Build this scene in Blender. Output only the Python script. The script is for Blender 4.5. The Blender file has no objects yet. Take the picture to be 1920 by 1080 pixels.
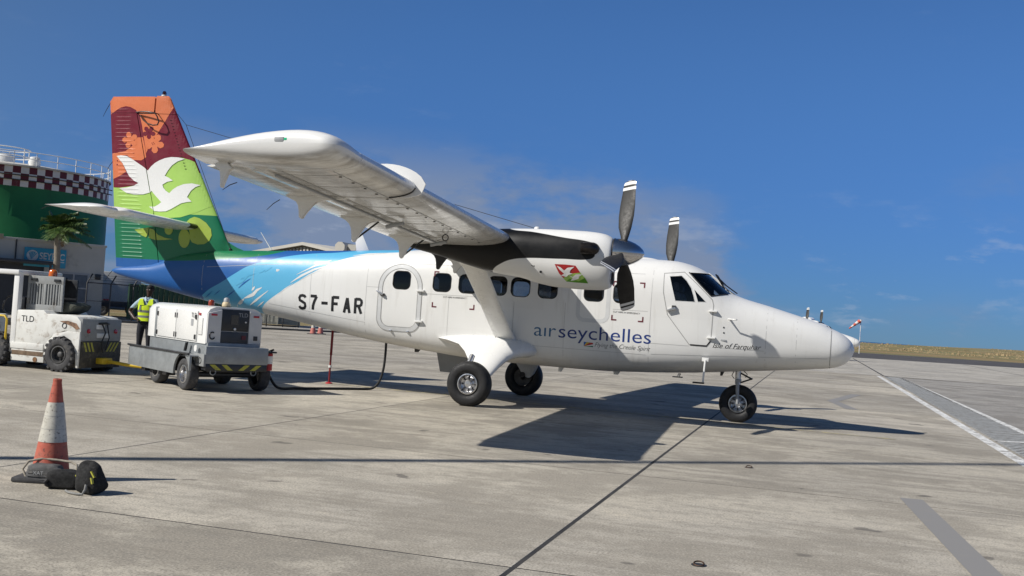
import bpy, bmesh, math, random
import numpy as np
from mathutils import Vector, Matrix
from mathutils.bvhtree import BVHTree
R = math.radians
random.seed(7)
scene = bpy.context.scene
COL = scene.collection

# ------------------------------------------------------------------ camera
CAM = Vector((6.0136, -20.4442, 1.6603)); YAW, PITCH, ROLL, FPX = -0.27983, 0.0270983, 0.0686492, 2011.756
_f = Vector((math.sin(YAW)*math.cos(PITCH), math.cos(YAW)*math.cos(PITCH), math.sin(PITCH)))
_r = Vector((math.cos(YAW), -math.sin(YAW), 0)); _u = _r.cross(_f)
_r2 = _r*math.cos(ROLL) + _u*math.sin(ROLL); _u2 = _u*math.cos(ROLL) - _r*math.sin(ROLL)
cd = bpy.data.cameras.new('camera'); cam = bpy.data.objects.new('camera', cd); COL.objects.link(cam)
cam.matrix_world = Matrix(((_r2.x, _u2.x, -_f.x, CAM.x), (_r2.y, _u2.y, -_f.y, CAM.y), (_r2.z, _u2.z, -_f.z, CAM.z), (0, 0, 0, 1)))
cd.sensor_width = 36; cd.lens = FPX/1920*36; cd.clip_start = 0.05; cd.clip_end = 60000
scene.camera = cam
scene.render.resolution_x, scene.render.resolution_y = 1024, 576

# ------------------------------------------------------------------ sky and sun
SUN_EL = R(40.3); SUN_TO = Vector((-0.756, -0.654, 0)).normalized()      # horizontal direction towards the sun
world = bpy.data.worlds.new('World'); scene.world = world; world.use_nodes = True
wn = world.node_tree.nodes; wl = world.node_tree.links; wn.clear()
def wnode(t, **k):
    n = wn.new(t)
    for a, b in k.items(): setattr(n, a, b)
    return n
wout = wnode('ShaderNodeOutputWorld'); wbg = wnode('ShaderNodeBackground'); wbg.inputs['Strength'].default_value = 0.05
sky = wnode('ShaderNodeTexSky', sky_type='NISHITA'); sky.sun_disc = False
sky.sun_elevation = SUN_EL; sky.sun_rotation = math.atan2(SUN_TO.x, SUN_TO.y)
sky.air_density = 1.0; sky.dust_density = 0.0; sky.ozone_density = 3.0; sky.altitude = 0
tc = wnode('ShaderNodeTexCoord'); sep = wnode('ShaderNodeSeparateXYZ'); wl.new(tc.outputs['Generated'], sep.inputs[0])
def wmath(op, a, b=None, clamp=False):
    n = wnode('ShaderNodeMath', operation=op); n.use_clamp = clamp
    for i, v in enumerate((a, b)):
        if v is None: continue
        if isinstance(v, (int, float)): n.inputs[i].default_value = v
        else: wl.new(v, n.inputs[i])
    return n.outputs[0]
def wramp(v, a, b):
    n = wnode('ShaderNodeMapRange', interpolation_type='SMOOTHSTEP'); wl.new(v, n.inputs[0])
    n.inputs[1].default_value = a; n.inputs[2].default_value = b; n.inputs[3].default_value = 0; n.inputs[4].default_value = 1
    return n.outputs[0]
# clouds: a soft broken bank low down and a few thin wisps higher up
def wnoise(scale, det, rough, off, s3):
    m = wnode('ShaderNodeMapping'); m.inputs['Location'].default_value = off; m.inputs['Scale'].default_value = s3
    wl.new(tc.outputs['Generated'], m.inputs[0])
    n = wnode('ShaderNodeTexNoise'); n.inputs['Scale'].default_value = scale; n.inputs['Detail'].default_value = det; n.inputs['Roughness'].default_value = rough
    wl.new(m.outputs[0], n.inputs['Vector']); return n.outputs['Fac']
COFF = (4.70, 7.26, 8.64)
big = wnoise(2.2, 4, 0.5, (COFF[0], COFF[1], 0.3), (1, 1, 1.6)); med = wnoise(7.0, 7, 0.58, (2.0, COFF[2], 1.0), (1, 1, 2.4)); fine = wnoise(16.0, 8, 0.6, (5.1, 0.6, 2.2), (1, 1, 3.2))
bank = wmath('MULTIPLY', wramp(big, 0.42, 0.55), wramp(med, 0.38, 0.56))
bank = wmath('MULTIPLY', bank, wramp(sep.outputs[2], 0.175, 0.10)); bank = wmath('MULTIPLY', bank, wramp(sep.outputs[2], -0.01, 0.03))
puff = wmath('MULTIPLY', wramp(fine, 0.53, 0.68), wramp(med, 0.44, 0.58)); puff = wmath('MULTIPLY', wmath('MULTIPLY', puff, wramp(sep.outputs[2], 0.16, 0.05)), wramp(sep.outputs[2], -0.004, 0.01))
wisp = wmath('MULTIPLY', wramp(fine, 0.54, 0.80), wramp(big, 0.42, 0.62)); wisp = wmath('MULTIPLY', wisp, wramp(sep.outputs[2], 0.05, 0.25))
hs = wnode('ShaderNodeHueSaturation'); hs.inputs['Saturation'].default_value = 0.97; hs.inputs['Value'].default_value = 1.0
tint = wnode('ShaderNodeMixRGB', blend_type='MULTIPLY'); tint.inputs[0].default_value = 1.0; wl.new(sky.outputs[0], tint.inputs[1])
tr = wnode('ShaderNodeMixRGB'); tr.inputs[1].default_value = (0.265, 0.60, 1.38, 1); tr.inputs[2].default_value = (0.56, 1.10, 1.78, 1)   # clean sea air, deep blue away from the sun
sdot = wnode('ShaderNodeVectorMath', operation='DOT_PRODUCT'); wl.new(tc.outputs['Generated'], sdot.inputs[0]); sdot.inputs[1].default_value = (SUN_TO.x*math.cos(SUN_EL), SUN_TO.y*math.cos(SUN_EL), math.sin(SUN_EL))
away = wnode('ShaderNodeMixRGB'); away.inputs[1].default_value = (1, 1, 1, 1); wl.new(wramp(sdot.outputs['Value'], 0.60, -0.12), away.inputs[0]); wl.new(tr.outputs[0], away.inputs[2])
wl.new(wramp(sep.outputs[2], 0.0, 0.30), tr.inputs[0]); wl.new(away.outputs[0], tint.inputs[2]); wl.new(tint.outputs[0], hs.inputs['Color'])
mx1 = wnode('ShaderNodeMixRGB'); mx1.inputs[2].default_value = (4.1, 5.3, 7.9, 1)
wl.new(wmath('MULTIPLY', bank, 0.95), mx1.inputs[0]); wl.new(hs.outputs[0], mx1.inputs[1])
mx2 = wnode('ShaderNodeMixRGB'); mx2.inputs[2].default_value = (9.0, 10.0, 12.0, 1)
wl.new(wmath('ADD', wmath('MULTIPLY', wisp, 0.22), wmath('MULTIPLY', puff, 0.36)), mx2.inputs[0]); wl.new(mx1.outputs[0], mx2.inputs[1])
wl.new(mx2.outputs[0], wbg.inputs[0]); wl.new(wbg.outputs[0], wout.inputs[0])

sd = bpy.data.lights.new('sun', 'SUN'); sd.energy = 5.0; sd.angle = R(0.53); sd.color = (1.0, 0.955, 0.89)
so = bpy.data.objects.new('sun', sd); COL.objects.link(so); so.location = (-20, -20, 40)
sun_dir = Vector((-SUN_TO.x*math.cos(SUN_EL), -SUN_TO.y*math.cos(SUN_EL), -math.sin(SUN_EL)))
so.rotation_euler = sun_dir.to_track_quat('-Z', 'Y').to_euler()
scene.view_settings.view_transform = 'Standard'; scene.view_settings.look = 'None'
scene.view_settings.exposure = 0.0; scene.view_settings.gamma = 1.0; scene.view_settings.use_curve_mapping = False

# ------------------------------------------------------------------ helpers
def ray(px, py): return (_f + _r2*((px-960)/FPX) - _u2*((py-540)/FPX))
def at(px, py, Y):           # the point of the plane y = Y (metres) that the photograph shows at a pixel
    d = ray(px, py); return CAM + d*((Y-CAM.y)/d.y)
def atz(px, py, Z=0.0):
    d = ray(px, py); return CAM + d*((Z-CAM.z)/d.z)

def tag(o, label, cat, group=None, kind=None):
    if label: o['label'] = label
    if cat: o['category'] = cat
    if group: o['group'] = group
    if kind: o['kind'] = kind
    return o
def thing(name, label, cat, loc=(0, 0, 0), rz=0.0, group=None):
    o = bpy.data.objects.new(name, None); COL.objects.link(o); o.empty_display_size = 0.2
    o.location = loc; o.rotation_euler = (0, 0, rz); return tag(o, label, cat, group)
def link(name, me, m=None, parent=None):
    o = bpy.data.objects.new(name, me); COL.objects.link(o)
    if m is not None:
        me.materials.clear()
        for x in (m if isinstance(m, (list, tuple)) else [m]): me.materials.append(x)
    if parent is not None: o.parent = parent
    return o

class MB:
    def __init__(s): s.v = []; s.f = []; s.mi = []
    def add(s, V, F, mi=0):
        b = len(s.v); s.v += [tuple(p) for p in V]; s.f += [tuple(i+b for i in f) for f in F]; s.mi += [mi]*len(F); return s
    def box(s, x0, x1, y0, y1, z0, z1, mi=0):
        V = [(x0,y0,z0),(x1,y0,z0),(x1,y1,z0),(x0,y1,z0),(x0,y0,z1),(x1,y0,z1),(x1,y1,z1),(x0,y1,z1)]
        return s.add(V, [(0,3,2,1),(4,5,6,7),(0,1,5,4),(1,2,6,5),(2,3,7,6),(3,0,4,7)], mi)
    def prism(s, poly, axis, a, b, mi=0):       # polygon in the two other axes, extruded along axis from a to b
        n = len(poly)
        def P(p, t): return {'y': (p[0], t, p[1]), 'x': (t, p[0], p[1]), 'z': (p[0], p[1], t)}[axis]
        V = [P(p, a) for p in poly] + [P(p, b) for p in poly]
        F = [tuple(range(n))[::-1], tuple(range(n, 2*n))] + [(i, (i+1) % n, n+(i+1) % n, n+i) for i in range(n)]
        return s.add(V, F, mi)
    def rings(s, rs, cap0=True, cap1=True, closed=True, mi=0):
        n = len(rs[0]); V = [p for r_ in rs for p in r_]; F = []
        for i in range(len(rs)-1):
            for k in range(n if closed else n-1):
                k2 = (k+1) % n; F.append((i*n+k, i*n+k2, (i+1)*n+k2, (i+1)*n+k))
        if cap0: F.append(tuple(range(n))[::-1])
        if cap1: F.append(tuple((len(rs)-1)*n+k for k in range(n)))
        return s.add(V, F, mi)
    def tube(s, pts, r, n=8, mi=0, caps=True):
        pts = [Vector(p) for p in pts]; rr = r if isinstance(r, (list, tuple)) else [r]*len(pts); rs = []
        up = None
        for i, p in enumerate(pts):
            t = (pts[min(i+1, len(pts)-1)] - pts[max(i-1, 0)]).normalized()
            if up is None:
                a = Vector((0, 0, 1)) if abs(t.z) < 0.9 else Vector((1, 0, 0)); up = (a - t*a.dot(t)).normalized()
            else: up = (up - t*up.dot(t)).normalized()
            b = t.cross(up)
            rs.append([p + (up*math.cos(2*math.pi*k/n) + b*math.sin(2*math.pi*k/n))*rr[i] for k in range(n)])
        return s.rings(rs, caps, caps, True, mi)
    def lathe(s, prof, n=32, axis='z', c=(0, 0, 0), mi=0, cap=True):   # prof: (radius, height) pairs
        rs = []
        for (r, h) in prof:
            ring = []
            for k in range(n):
                a = 2*math.pi*k/n; p, q = r*math.cos(a), r*math.sin(a)
                ring.append({'z': (c[0]+p, c[1]+q, c[2]+h), 'x': (c[0]+h, c[1]+p, c[2]+q), 'y': (c[0]+q, c[1]+h, c[2]+p)}[axis])
            rs.append(ring)
        return s.rings(rs, cap, cap, True, mi)
    def bar(s, a, b, w, h=None, mi=0):           # rectangular bar between two points
        a, b = Vector(a), Vector(b); t = (b-a).normalized(); h = h or w
        up = Vector((0, 0, 1)) if abs(t.z) < 0.95 else Vector((1, 0, 0))
        sd_ = t.cross(up).normalized(); up = sd_.cross(t)
        q = [sd_*(w/2)+up*(h/2), sd_*(-w/2)+up*(h/2), sd_*(-w/2)-up*(h/2), sd_*(w/2)-up*(h/2)]
        return s.rings([[a+x for x in q], [b+x for x in q]], mi=mi)
    def mesh(s, name):
        me = bpy.data.meshes.new(name); me.from_pydata(s.v, [], s.f)
        me.polygons.foreach_set('material_index', s.mi); me.update(); return me
    def build(s, name, m, parent=None, smooth=None, bevel=0, seg=2):
        me = s.mesh(name); fix(me, smooth, bevel, seg); return link(name, me, m, parent)
def fix(me, smooth=None, bevel=0, seg=2, merge=0):
    bm = bmesh.new(); bm.from_mesh(me)
    if merge: bmesh.ops.remove_doubles(bm, verts=bm.verts, dist=merge)
    bmesh.ops.recalc_face_normals(bm, faces=bm.faces)
    if bevel:
        ed = [e for e in bm.edges if len(e.link_faces) == 2 and e.calc_face_angle(0) > R(25)]
        if ed: bmesh.ops.bevel(bm, geom=ed, offset=bevel, segments=seg, profile=0.6, affect='EDGES', clamp_overlap=True)
    bm.to_mesh(me); bm.free()
    if smooth is None and bevel: smooth = 40
    if smooth:
        me.polygons.foreach_set('use_smooth', [True]*len(me.polygons))
        if smooth < 180: me.set_sharp_from_angle(angle=R(smooth))
    me.update()

def pchip(xs, ys):
    xs = np.array(xs, float); ys = np.array(ys, float); h = np.diff(xs); d = np.diff(ys)/h; m = np.zeros_like(ys)
    for i in range(1, len(xs)-1):
        if d[i-1]*d[i] > 0:
            w1, w2 = 2*h[i]+h[i-1], h[i]+2*h[i-1]; m[i] = (w1+w2)/(w1/d[i-1]+w2/d[i])
    m[0], m[-1] = d[0], d[-1]
    def f(x):
        i = int(np.clip(np.searchsorted(xs, x)-1, 0, len(h)-1)); t = (x-xs[i])/h[i]
        return float((2*t**3-3*t**2+1)*ys[i]+(t**3-2*t**2+t)*h[i]*m[i]+(-2*t**3+3*t**2)*ys[i+1]+(t**3-t**2)*h[i]*m[i+1])
    return f

# ------------------------------------------------------------------ materials
class NT:
    def __init__(s, name):
        s.m = bpy.data.materials.new(name); s.m.use_nodes = True; s.t = s.m.node_tree; s.n = s.t.nodes; s.l = s.t.links
        s.b = s.n['Principled BSDF']; s.out = s.n['Material Output']
    def node(s, t, **k):
        n = s.n.new(t)
        for a, b in k.items(): setattr(n, a, b)
        return n
    def math(s, op, a, b=None, clamp=False):
        n = s.node('ShaderNodeMath', operation=op); n.use_clamp = clamp
        for i, v in enumerate((a, b)):
            if v is None: continue
            if isinstance(v, (int, float)): n.inputs[i].default_value = v
            else: s.l.new(v, n.inputs[i])
        return n.outputs[0]
    def coord(s, kind='Object'):
        if kind == 'World': return s.node('ShaderNodeNewGeometry').outputs['Position']
        return s.node('ShaderNodeTexCoord').outputs[kind]
    def noise(s, co, scale, det=4, rough=0.55, sc=(1, 1, 1), off=(0, 0, 0)):
        m = s.node('ShaderNodeMapping'); m.inputs['Scale'].default_value = sc; m.inputs['Location'].default_value = off; s.l.new(co, m.inputs[0])
        n = s.node('ShaderNodeTexNoise'); n.inputs['Scale'].default_value = scale; n.inputs['Detail'].default_value = det; n.inputs['Roughness'].default_value = rough
        s.l.new(m.outputs[0], n.inputs['Vector']); return n.outputs['Fac']
    def ramp(s, v, a, b, lo=0.0, hi=1.0, smooth=True):
        n = s.node('ShaderNodeMapRange', interpolation_type='SMOOTHSTEP' if smooth else 'LINEAR'); s.l.new(v, n.inputs[0])
        for i, x in enumerate((a, b, lo, hi)): n.inputs[i+1].default_value = x
        return n.outputs[0]
    def mix(s, fac, a, b, mode='MIX'):
        n = s.node('ShaderNodeMixRGB', blend_type=mode)
        for i, v in enumerate((fac, a, b)):
            if isinstance(v, (int, float)): n.inputs[i].default_value = v
            elif isinstance(v, (tuple, list)): n.inputs[i].default_value = tuple(v[:3])+(1,)
            else: s.l.new(v, n.inputs[i])
        return n.outputs[0]
    def bump(s, h, strength=0.2, dist=0.01):
        n = s.node('ShaderNodeBump'); n.inputs['Strength'].default_value = strength; n.inputs['Distance'].default_value = dist
        s.l.new(h, n.inputs['Height']); s.l.new(n.outputs[0], s.b.inputs['Normal']); return n
    def color(s, c):
        if isinstance(c, (tuple, list)): s.b.inputs['Base Color'].default_value = tuple(c[:3])+(1,)
        else: s.l.new(c, s.b.inputs['Base Color'])
    def set(s, rough=0.5, metal=0.0, spec=0.5, coat=0.0):
        if isinstance(rough, (int, float)): s.b.inputs['Roughness'].default_value = rough
        else: s.l.new(rough, s.b.inputs['Roughness'])
        s.b.inputs['Metallic'].default_value = metal; s.b.inputs['Specular IOR Level'].default_value = spec
        s.b.inputs['Coat Weight'].default_value = coat; s.b.inputs['Coat Roughness'].default_value = 0.08
def sc(c, k): return tuple(min(1, x*k) for x in c[:3])
_M = {}
def mat(name, c, rough=0.5, metal=0.0, var=0.12, scale=6.0, bump=0.0, spec=0.5, coat=0.0, dirt=None, dirt_amt=0.0, dscale=3.0, coord='Object', bdist=0.004):
    if name in _M: return _M[name]
    t = NT(name); co = t.coord(coord)
    n1 = t.noise(co, scale, 6, 0.6)
    col = t.mix(t.ramp(n1, 0.3, 0.7), sc(c, 1-var), sc(c, 1+var))
    if dirt is not None:
        n2 = t.noise(co, dscale, 9, 0.68, off=(4, 2, 7))
        col = t.mix(t.ramp(n2, 0.66-0.30*dirt_amt, 0.80-0.15*dirt_amt, 0, min(1, 0.45+dirt_amt)), col, dirt)
    t.color(col); n3 = t.noise(co, scale*3.1, 5, 0.6, off=(9, 1, 3))
    t.set(t.ramp(n3, 0.25, 0.75, max(0.02, rough*0.8), min(1, rough*1.2)), metal, spec, coat)
    if bump: t.bump(t.noise(co, scale*8, 5, 0.6), bump, bdist)
    _M[name] = t.m; return t.m

WHITE = (0.755, 0.755, 0.735)
M_white = mat('white_gloss_paint', WHITE, 0.28, var=0.02, scale=1.3, coat=0.25)
M_dirtywhite = mat('worn_white_paint', (0.78, 0.78, 0.75), 0.42, var=0.05, scale=2.5, dirt=(0.30, 0.26, 0.20), dirt_amt=0.28, dscale=3.2, bump=0.03)
M_black = mat('black_paint', (0.012, 0.012, 0.014), 0.32, var=0.2)
M_rubber = mat('rubber', (0.018, 0.018, 0.019), 0.62, var=0.25, scale=9, bump=0.08, spec=0.35, dirt=(0.06, 0.055, 0.05), dirt_amt=0.25)
M_rubber2 = mat('dusty_rubber', (0.05, 0.05, 0.052), 0.8, var=0.25, scale=12, bump=0.15, dirt=(0.16, 0.15, 0.13), dirt_amt=0.4, dscale=6)
M_alu = mat('aluminium', (0.62, 0.62, 0.63), 0.32, 1.0, var=0.08)
M_steel = mat('polished_steel', (0.55, 0.55, 0.57), 0.16, 1.0, var=0.05, scale=3)
M_darkmetal = mat('dark_metal', (0.06, 0.06, 0.062), 0.5, 0.6, var=0.25)
M_grey = mat('grey_paint', (0.33, 0.34, 0.35), 0.45, var=0.06)
M_seal = mat('grey_seal', (0.58, 0.59, 0.59), 0.5, var=0.05)
M_line = mat('panel_line', (0.33, 0.33, 0.32), 0.6, var=0.1)
M_red = mat('red_paint', (0.42, 0.018, 0.02), 0.4, var=0.1)
M_darkred = mat('maroon_paint', (0.16, 0.010, 0.024), 0.33, var=0.05, scale=2)
M_orange = mat('coral_paint', (0.66, 0.185, 0.075), 0.33, var=0.04, scale=2)
M_lime = mat('lime_paint', (0.36, 0.58, 0.12), 0.33, var=0.04, scale=2)
M_limeflower = mat('lime_yellow_paint', (0.34, 0.46, 0.07), 0.33, var=0.04, scale=2)
M_green = mat('emerald_paint', (0.010, 0.165, 0.075), 0.33, var=0.05, scale=2)
M_blue = mat('blue_paint', (0.022, 0.125, 0.42), 0.33, var=0.05, scale=2)
M_sky = mat('light_blue_paint', (0.105, 0.42, 0.66), 0.33, var=0.04, scale=2)
M_navy = mat('navy_letter_paint', (0.008, 0.036, 0.19), 0.4, var=0.05)
M_steelblue = mat('steel_blue_letter_paint', (0.02, 0.12, 0.26), 0.4, var=0.05)
M_letter = mat('black_letter_paint', (0.012, 0.012, 0.013), 0.4, var=0.1)
M_yellow = mat('yellow_paint', (0.62, 0.42, 0.02), 0.5, var=0.08, dirt=(0.2, 0.16, 0.08), dirt_amt=0.2)
M_maroonmark = mat('dull_red_marking', (0.13, 0.02, 0.03), 0.5, var=0.1)

def glass_mat(name, tint=(0.30, 0.33, 0.35), refl=1.0):
    t = NT(name); t.n.remove(t.b)
    tr = t.node('ShaderNodeBsdfTransparent'); tr.inputs[0].default_value = tint+(1,)
    gl = t.node('ShaderNodeBsdfGlossy'); gl.inputs['Roughness'].default_value = 0.02; gl.inputs[0].default_value = (refl, refl, refl, 1)
    fr = t.node('ShaderNodeFresnel'); fr.inputs[0].default_value = 1.5
    mx = t.node('ShaderNodeMixShader'); t.l.new(fr.outputs[0], mx.inputs[0]); t.l.new(tr.outputs[0], mx.inputs[1]); t.l.new(gl.outputs[0], mx.inputs[2])
    t.l.new(mx.outputs[0], t.out.inputs[0]); return t.m
M_glass = glass_mat('tinted_window_glass', (0.46, 0.50, 0.53))
M_clear = glass_mat('cockpit_glass', (0.62, 0.66, 0.68))
# ================================================================== the setting
def sheet(name, poly, z, m, label=None, kind='structure', parent=None):
    b = MB(); b.add([(x, y, z) for x, y in poly], [tuple(range(len(poly)))]); o = b.build(name, m, parent)
    if parent is None: o['kind'] = kind
    elif kind == 'stuff': o['kind'] = 'stuff'
    if label: o['label'] = label
    return o

def concrete(name, base, k=1.0, slabvar=0.10):
    t = NT(name); co = t.coord('World')
    big = t.noise(co, 0.13, 6, 0.62); m1 = t.noise(co, 0.42, 9, 0.70, off=(3, 8, 0)); m2 = t.noise(co, 0.8, 9, 0.72, sc=(0.30, 1.9, 1), off=(7, 7, 0)); m3 = t.noise(co, 2.6, 8, 0.70, sc=(0.5, 1.6, 1), off=(12, 3, 0))
    fine = t.noise(co, 9.0, 7, 0.72, off=(1, 2, 0)); grit = t.noise(co, 55.0, 4, 0.65); spot = t.noise(co, 1.5, 3, 0.5, off=(31, 14, 0)); med = m1
    col = t.mix(t.ramp(big, 0.36, 0.64), tuple(np.array(base)*(0.86, 0.86, 0.87)), tuple(np.array(base)*(1.10, 1.09, 1.06)))
    col = t.mix(t.ramp(m1, 0.46, 0.58, 0, 0.80), col, tuple(np.array(base)*(0.58, 0.57, 0.56)))
    col = t.mix(t.ramp(m1, 0.43, 0.32, 0, 0.55), col, tuple(np.array(base)*(1.30, 1.27, 1.20)))
    col = t.mix(t.ramp(m2, 0.50, 0.61, 0, 0.58), col, tuple(np.array(base)*(0.50, 0.49, 0.48)))
    col = t.mix(t.ramp(m3, 0.50, 0.61, 0, 0.52), col, sc(base, 0.55)); col = t.mix(t.ramp(m3, 0.42, 0.30, 0, 0.40), col, tuple(np.array(base)*(1.25, 1.22, 1.17)))
    col = t.mix(t.ramp(fine, 0.50, 0.64, 0, 0.50), col, sc(base, 0.50)); col = t.mix(t.ramp(grit, 0.51, 0.60, 0, 0.72), col, sc(base, 0.42)); col = t.mix(t.ramp(grit, 0.44, 0.36, 0, 0.35), col, sc(base, 1.35))
    col = t.mix(t.ramp(spot, 0.68, 0.72, 0, 0.6), col, (0.06, 0.055, 0.05))
    oi = t.node('ShaderNodeObjectInfo'); rv = t.ramp(oi.outputs['Random'], 0, 1, 1-slabvar, 1+slabvar, False)
    cmbn = t.node('ShaderNodeCombineXYZ')
    for i in range(3): t.l.new(rv, cmbn.inputs[i])
    col = t.mix(1.0, col, cmbn.outputs[0], 'MULTIPLY')
    t.color(col); t.set(t.ramp(med, 0.3, 0.7, 0.78, 0.95), 0, 0.35)
    h = t.math('ADD', t.math('MULTIPLY', grit, 0.35), t.math('MULTIPLY', fine, 0.8)); t.bump(h, 0.35, 0.006)
    return t.m
M_conc = concrete('apron_concrete', (0.475, 0.436, 0.362), slabvar=0.14)
M_conc2 = concrete('far_apron_concrete', (0.52, 0.49, 0.43), slabvar=0.03)
M_asph = concrete('weathered_asphalt', (0.37, 0.35, 0.315), slabvar=0.02)
M_taxi = concrete('taxiway_asphalt', (0.105, 0.098, 0.094), slabvar=0.02)
M_tar = mat('joint_sealant', (0.035, 0.033, 0.031), 0.85, var=0.3, scale=3, coord='World')

# grass, shore and sea
def grass_mat():
    t = NT('dry_grass'); co = t.coord('World')
    a = t.noise(co, 0.03, 7, 0.65, sc=(0.25, 1, 1)); b = t.noise(co, 0.18, 7, 0.7, sc=(0.3, 1, 1), off=(4, 4, 0)); c = t.noise(co, 1.5, 6, 0.7)
    col = t.mix(t.ramp(a, 0.4, 0.62), (0.25, 0.175, 0.085), (0.145, 0.145, 0.058))
    col = t.mix(t.ramp(b, 0.42, 0.70, 0, 0.75), col, (0.32, 0.265, 0.155)); col = t.mix(t.ramp(c, 0.5, 0.8, 0, 0.7), col, (0.07, 0.075, 0.025))
    t.color(col); t.set(0.95, 0, 0.2); t.bump(c, 0.6, 0.15); return t.m
M_grass = grass_mat()
def sea_mat():
    t = NT('sea_water'); co = t.coord('World'); n = t.noise(co, 0.05, 8, 0.65, sc=(0.5, 1, 1))
    t.color(t.mix(t.ramp(n, 0.3, 0.7), (0.012, 0.055, 0.13), (0.02, 0.085, 0.17))); t.set(0.32, 0, 0.35); t.bump(n, 0.5, 0.6); return t.m
b = MB(); b.add([(-9000, -300, -4), (12000, -300, -4), (12000, 20000, -4), (-9000, 20000, -4)], [(0, 1, 2, 3)])
b.build('sea', sea_mat())['kind'] = 'structure'
# land sheet: flat round the apron, rising in a low uneven shore bank towards the sea
b = MB(); xs = np.linspace(-420, 520, 95); ys = [-160, -60, 60, 100, 140, 180, 215, 240, 262, 282, 300, 318, 336, 352, 366, 385, 430]
rng = np.random.RandomState(3); V = []; F = []
for j, y in enumerate(ys):
    for i, x in enumerate(xs):
        px = 960 + FPX*math.tan(math.atan2(x-CAM.x, max(y-CAM.y, 1)) - YAW)
        top = np.interp(px, [0, 1500, 1620, 1920, 2400], [0.5, 1.0, 1.15, 2.1, 2.3])
        prof = np.interp(y, [-200, 170, 240, 300, 345, 366, 385, 430], [0, 0, 0.10, 0.5, 0.93, 1.0, 0.2, -2.2])
        V.append((x, y, -0.07 + prof*(top + rng.rand()*0.22*(y > 290))))
n = len(xs)
for j in range(len(ys)-1):
    for i in range(n-1): F.append((j*n+i, j*n+i+1, (j+1)*n+i+1, (j+1)*n+i))
b.add(V, F); b.build('grass_field', M_grass, smooth=180)['kind'] = 'structure'
# low scrub and tussocks that roughen the shore bank
rg = random.Random(8); b = MB()
for k in range(900):
    y = rg.uniform(215, 372); x = rg.uniform(CAM.x-40, CAM.x+(y-CAM.y)*0.32); px = 960 + FPX*math.tan(math.atan2(x-CAM.x, y-CAM.y) - YAW)
    top = np.interp(px, [0, 1500, 1620, 1920, 2400], [0.5, 1.0, 1.15, 2.1, 2.3]); z0 = -0.12 + float(np.interp(y, [-200, 170, 240, 300, 345, 366, 385, 430], [0, 0, 0.10, 0.5, 0.93, 1.0, 0.2, -2.2]))*top
    w_ = rg.uniform(.5, 2.6); h_ = rg.uniform(.12, .42)*(1 if rg.random() < .92 else 1.9)
    for q in range(5):
        ox, oy = rg.uniform(-w_, w_), rg.uniform(-.6, .6); a = rg.uniform(0, 3); r_ = rg.uniform(.25, .6)*w_*.6
        b.add([(x+ox+r_*math.cos(a+t_), y+oy+r_*math.sin(a+t_), z0) for t_ in (0, 1.57, 3.14, 4.71)]+[(x+ox+rg.uniform(-.2, .2), y+oy, z0+h_*rg.uniform(.6, 1.1))], [(0, 1, 4), (1, 2, 4), (2, 3, 4), (3, 0, 4)], rg.randint(0, 2))
o = b.build('scrub', [mat('straw_tussock', (.25, .19, .10), .95, var=.3, scale=.4, coord='World'), mat('olive_tussock', (.12, .13, .045), .95, var=.3, scale=.4, coord='World'), mat('green_tussock', (.07, .10, .03), .95, var=.3, scale=.4, coord='World')]); tag(o, 'low dry scrub and tussocks along the shore bank', 'scrub', kind='stuff')
# low wooded hill far off on the left
b = MB(); V = []; F = []; nx, ny = 60, 8
for j in range(ny):
    for i in range(nx):
        u, w = i/(nx-1), j/(ny-1); px = -150 + 900*u
        c = at(px, 560, 330+w*120)
        h = (np.interp(u, [0, .3, .42, .55, .7, 1], [2, 7, 7.2, 3.5, 2.0, 0.5]) + 0.5*math.sin(i*1.3)+0.4*math.sin(i*2.9+j))*math.sin(math.pi*min(1, w*1.6+0.02)*0.5)
        V.append((c.x, c.y, -0.5+max(0, h)))
for j in range(ny-1):
    for i in range(nx-1): F.append((j*nx+i, j*nx+i+1, (j+1)*nx+i+1, (j+1)*nx+i))
b.add(V, F); b.build('hill', mat('hill_scrub', (0.10, 0.12, 0.07), 0.95, var=0.4, scale=0.12, coord='World', bump=0.5, bdist=0.8), smooth=180)['kind'] = 'structure'

# the apron: sealant bed, single slabs with recessed joints
JX0, JXS, JY0, JYS = 4.17, 5.15, -13.5, 5.0
ap = sheet('apron', [(-47.4, -34), (9.44, -34), (9.44, 36.5), (-47.4, 36.5)], -0.0022, M_tar)
w, h = JXS, JYS
def slab_mesh(w, h, g, gw):
    bm = bmesh.new(); x0, x1, y0, y1 = .010, w-gw, g, h-g; c = 0.0015
    lo = [bm.verts.new(p) for p in ((x0, y0, -0.02), (x1, y0, -0.02), (x1, y1, -0.02), (x0, y1, -0.02))]
    mi = [bm.verts.new(p) for p in ((x0, y0, -c), (x1, y0, -c), (x1, y1, -c), (x0, y1, -c))]
    up = [bm.verts.new(p) for p in ((x0+c, y0+c, 0), (x1-c, y0+c, 0), (x1-c, y1-c, 0), (x0+c, y1-c, 0))]
    bm.faces.new(up)
    for A, B in ((lo, mi), (mi, up)):
        for k in range(4): bm.faces.new((A[k], A[(k+1) % 4], B[(k+1) % 4], B[k]))
    me = bpy.data.meshes.new('concrete_slab'); bm.to_mesh(me); bm.free(); me.materials.append(M_conc); return me
slabA, slabB = slab_mesh(w, h, 0.015, 0.010), slab_mesh(w, h, 0.015, 0.028)
rs = random.Random(5)
for i in range(-10, 1):
    for j in range(-4, 10):
        o = bpy.data.objects.new('concrete_slab', slabB if i in (-1,) else slabA); COL.objects.link(o); o.parent = ap
        o.location = (JX0+i*JXS, JY0+j*JYS, rs.uniform(-0.0006, 0.0))
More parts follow.
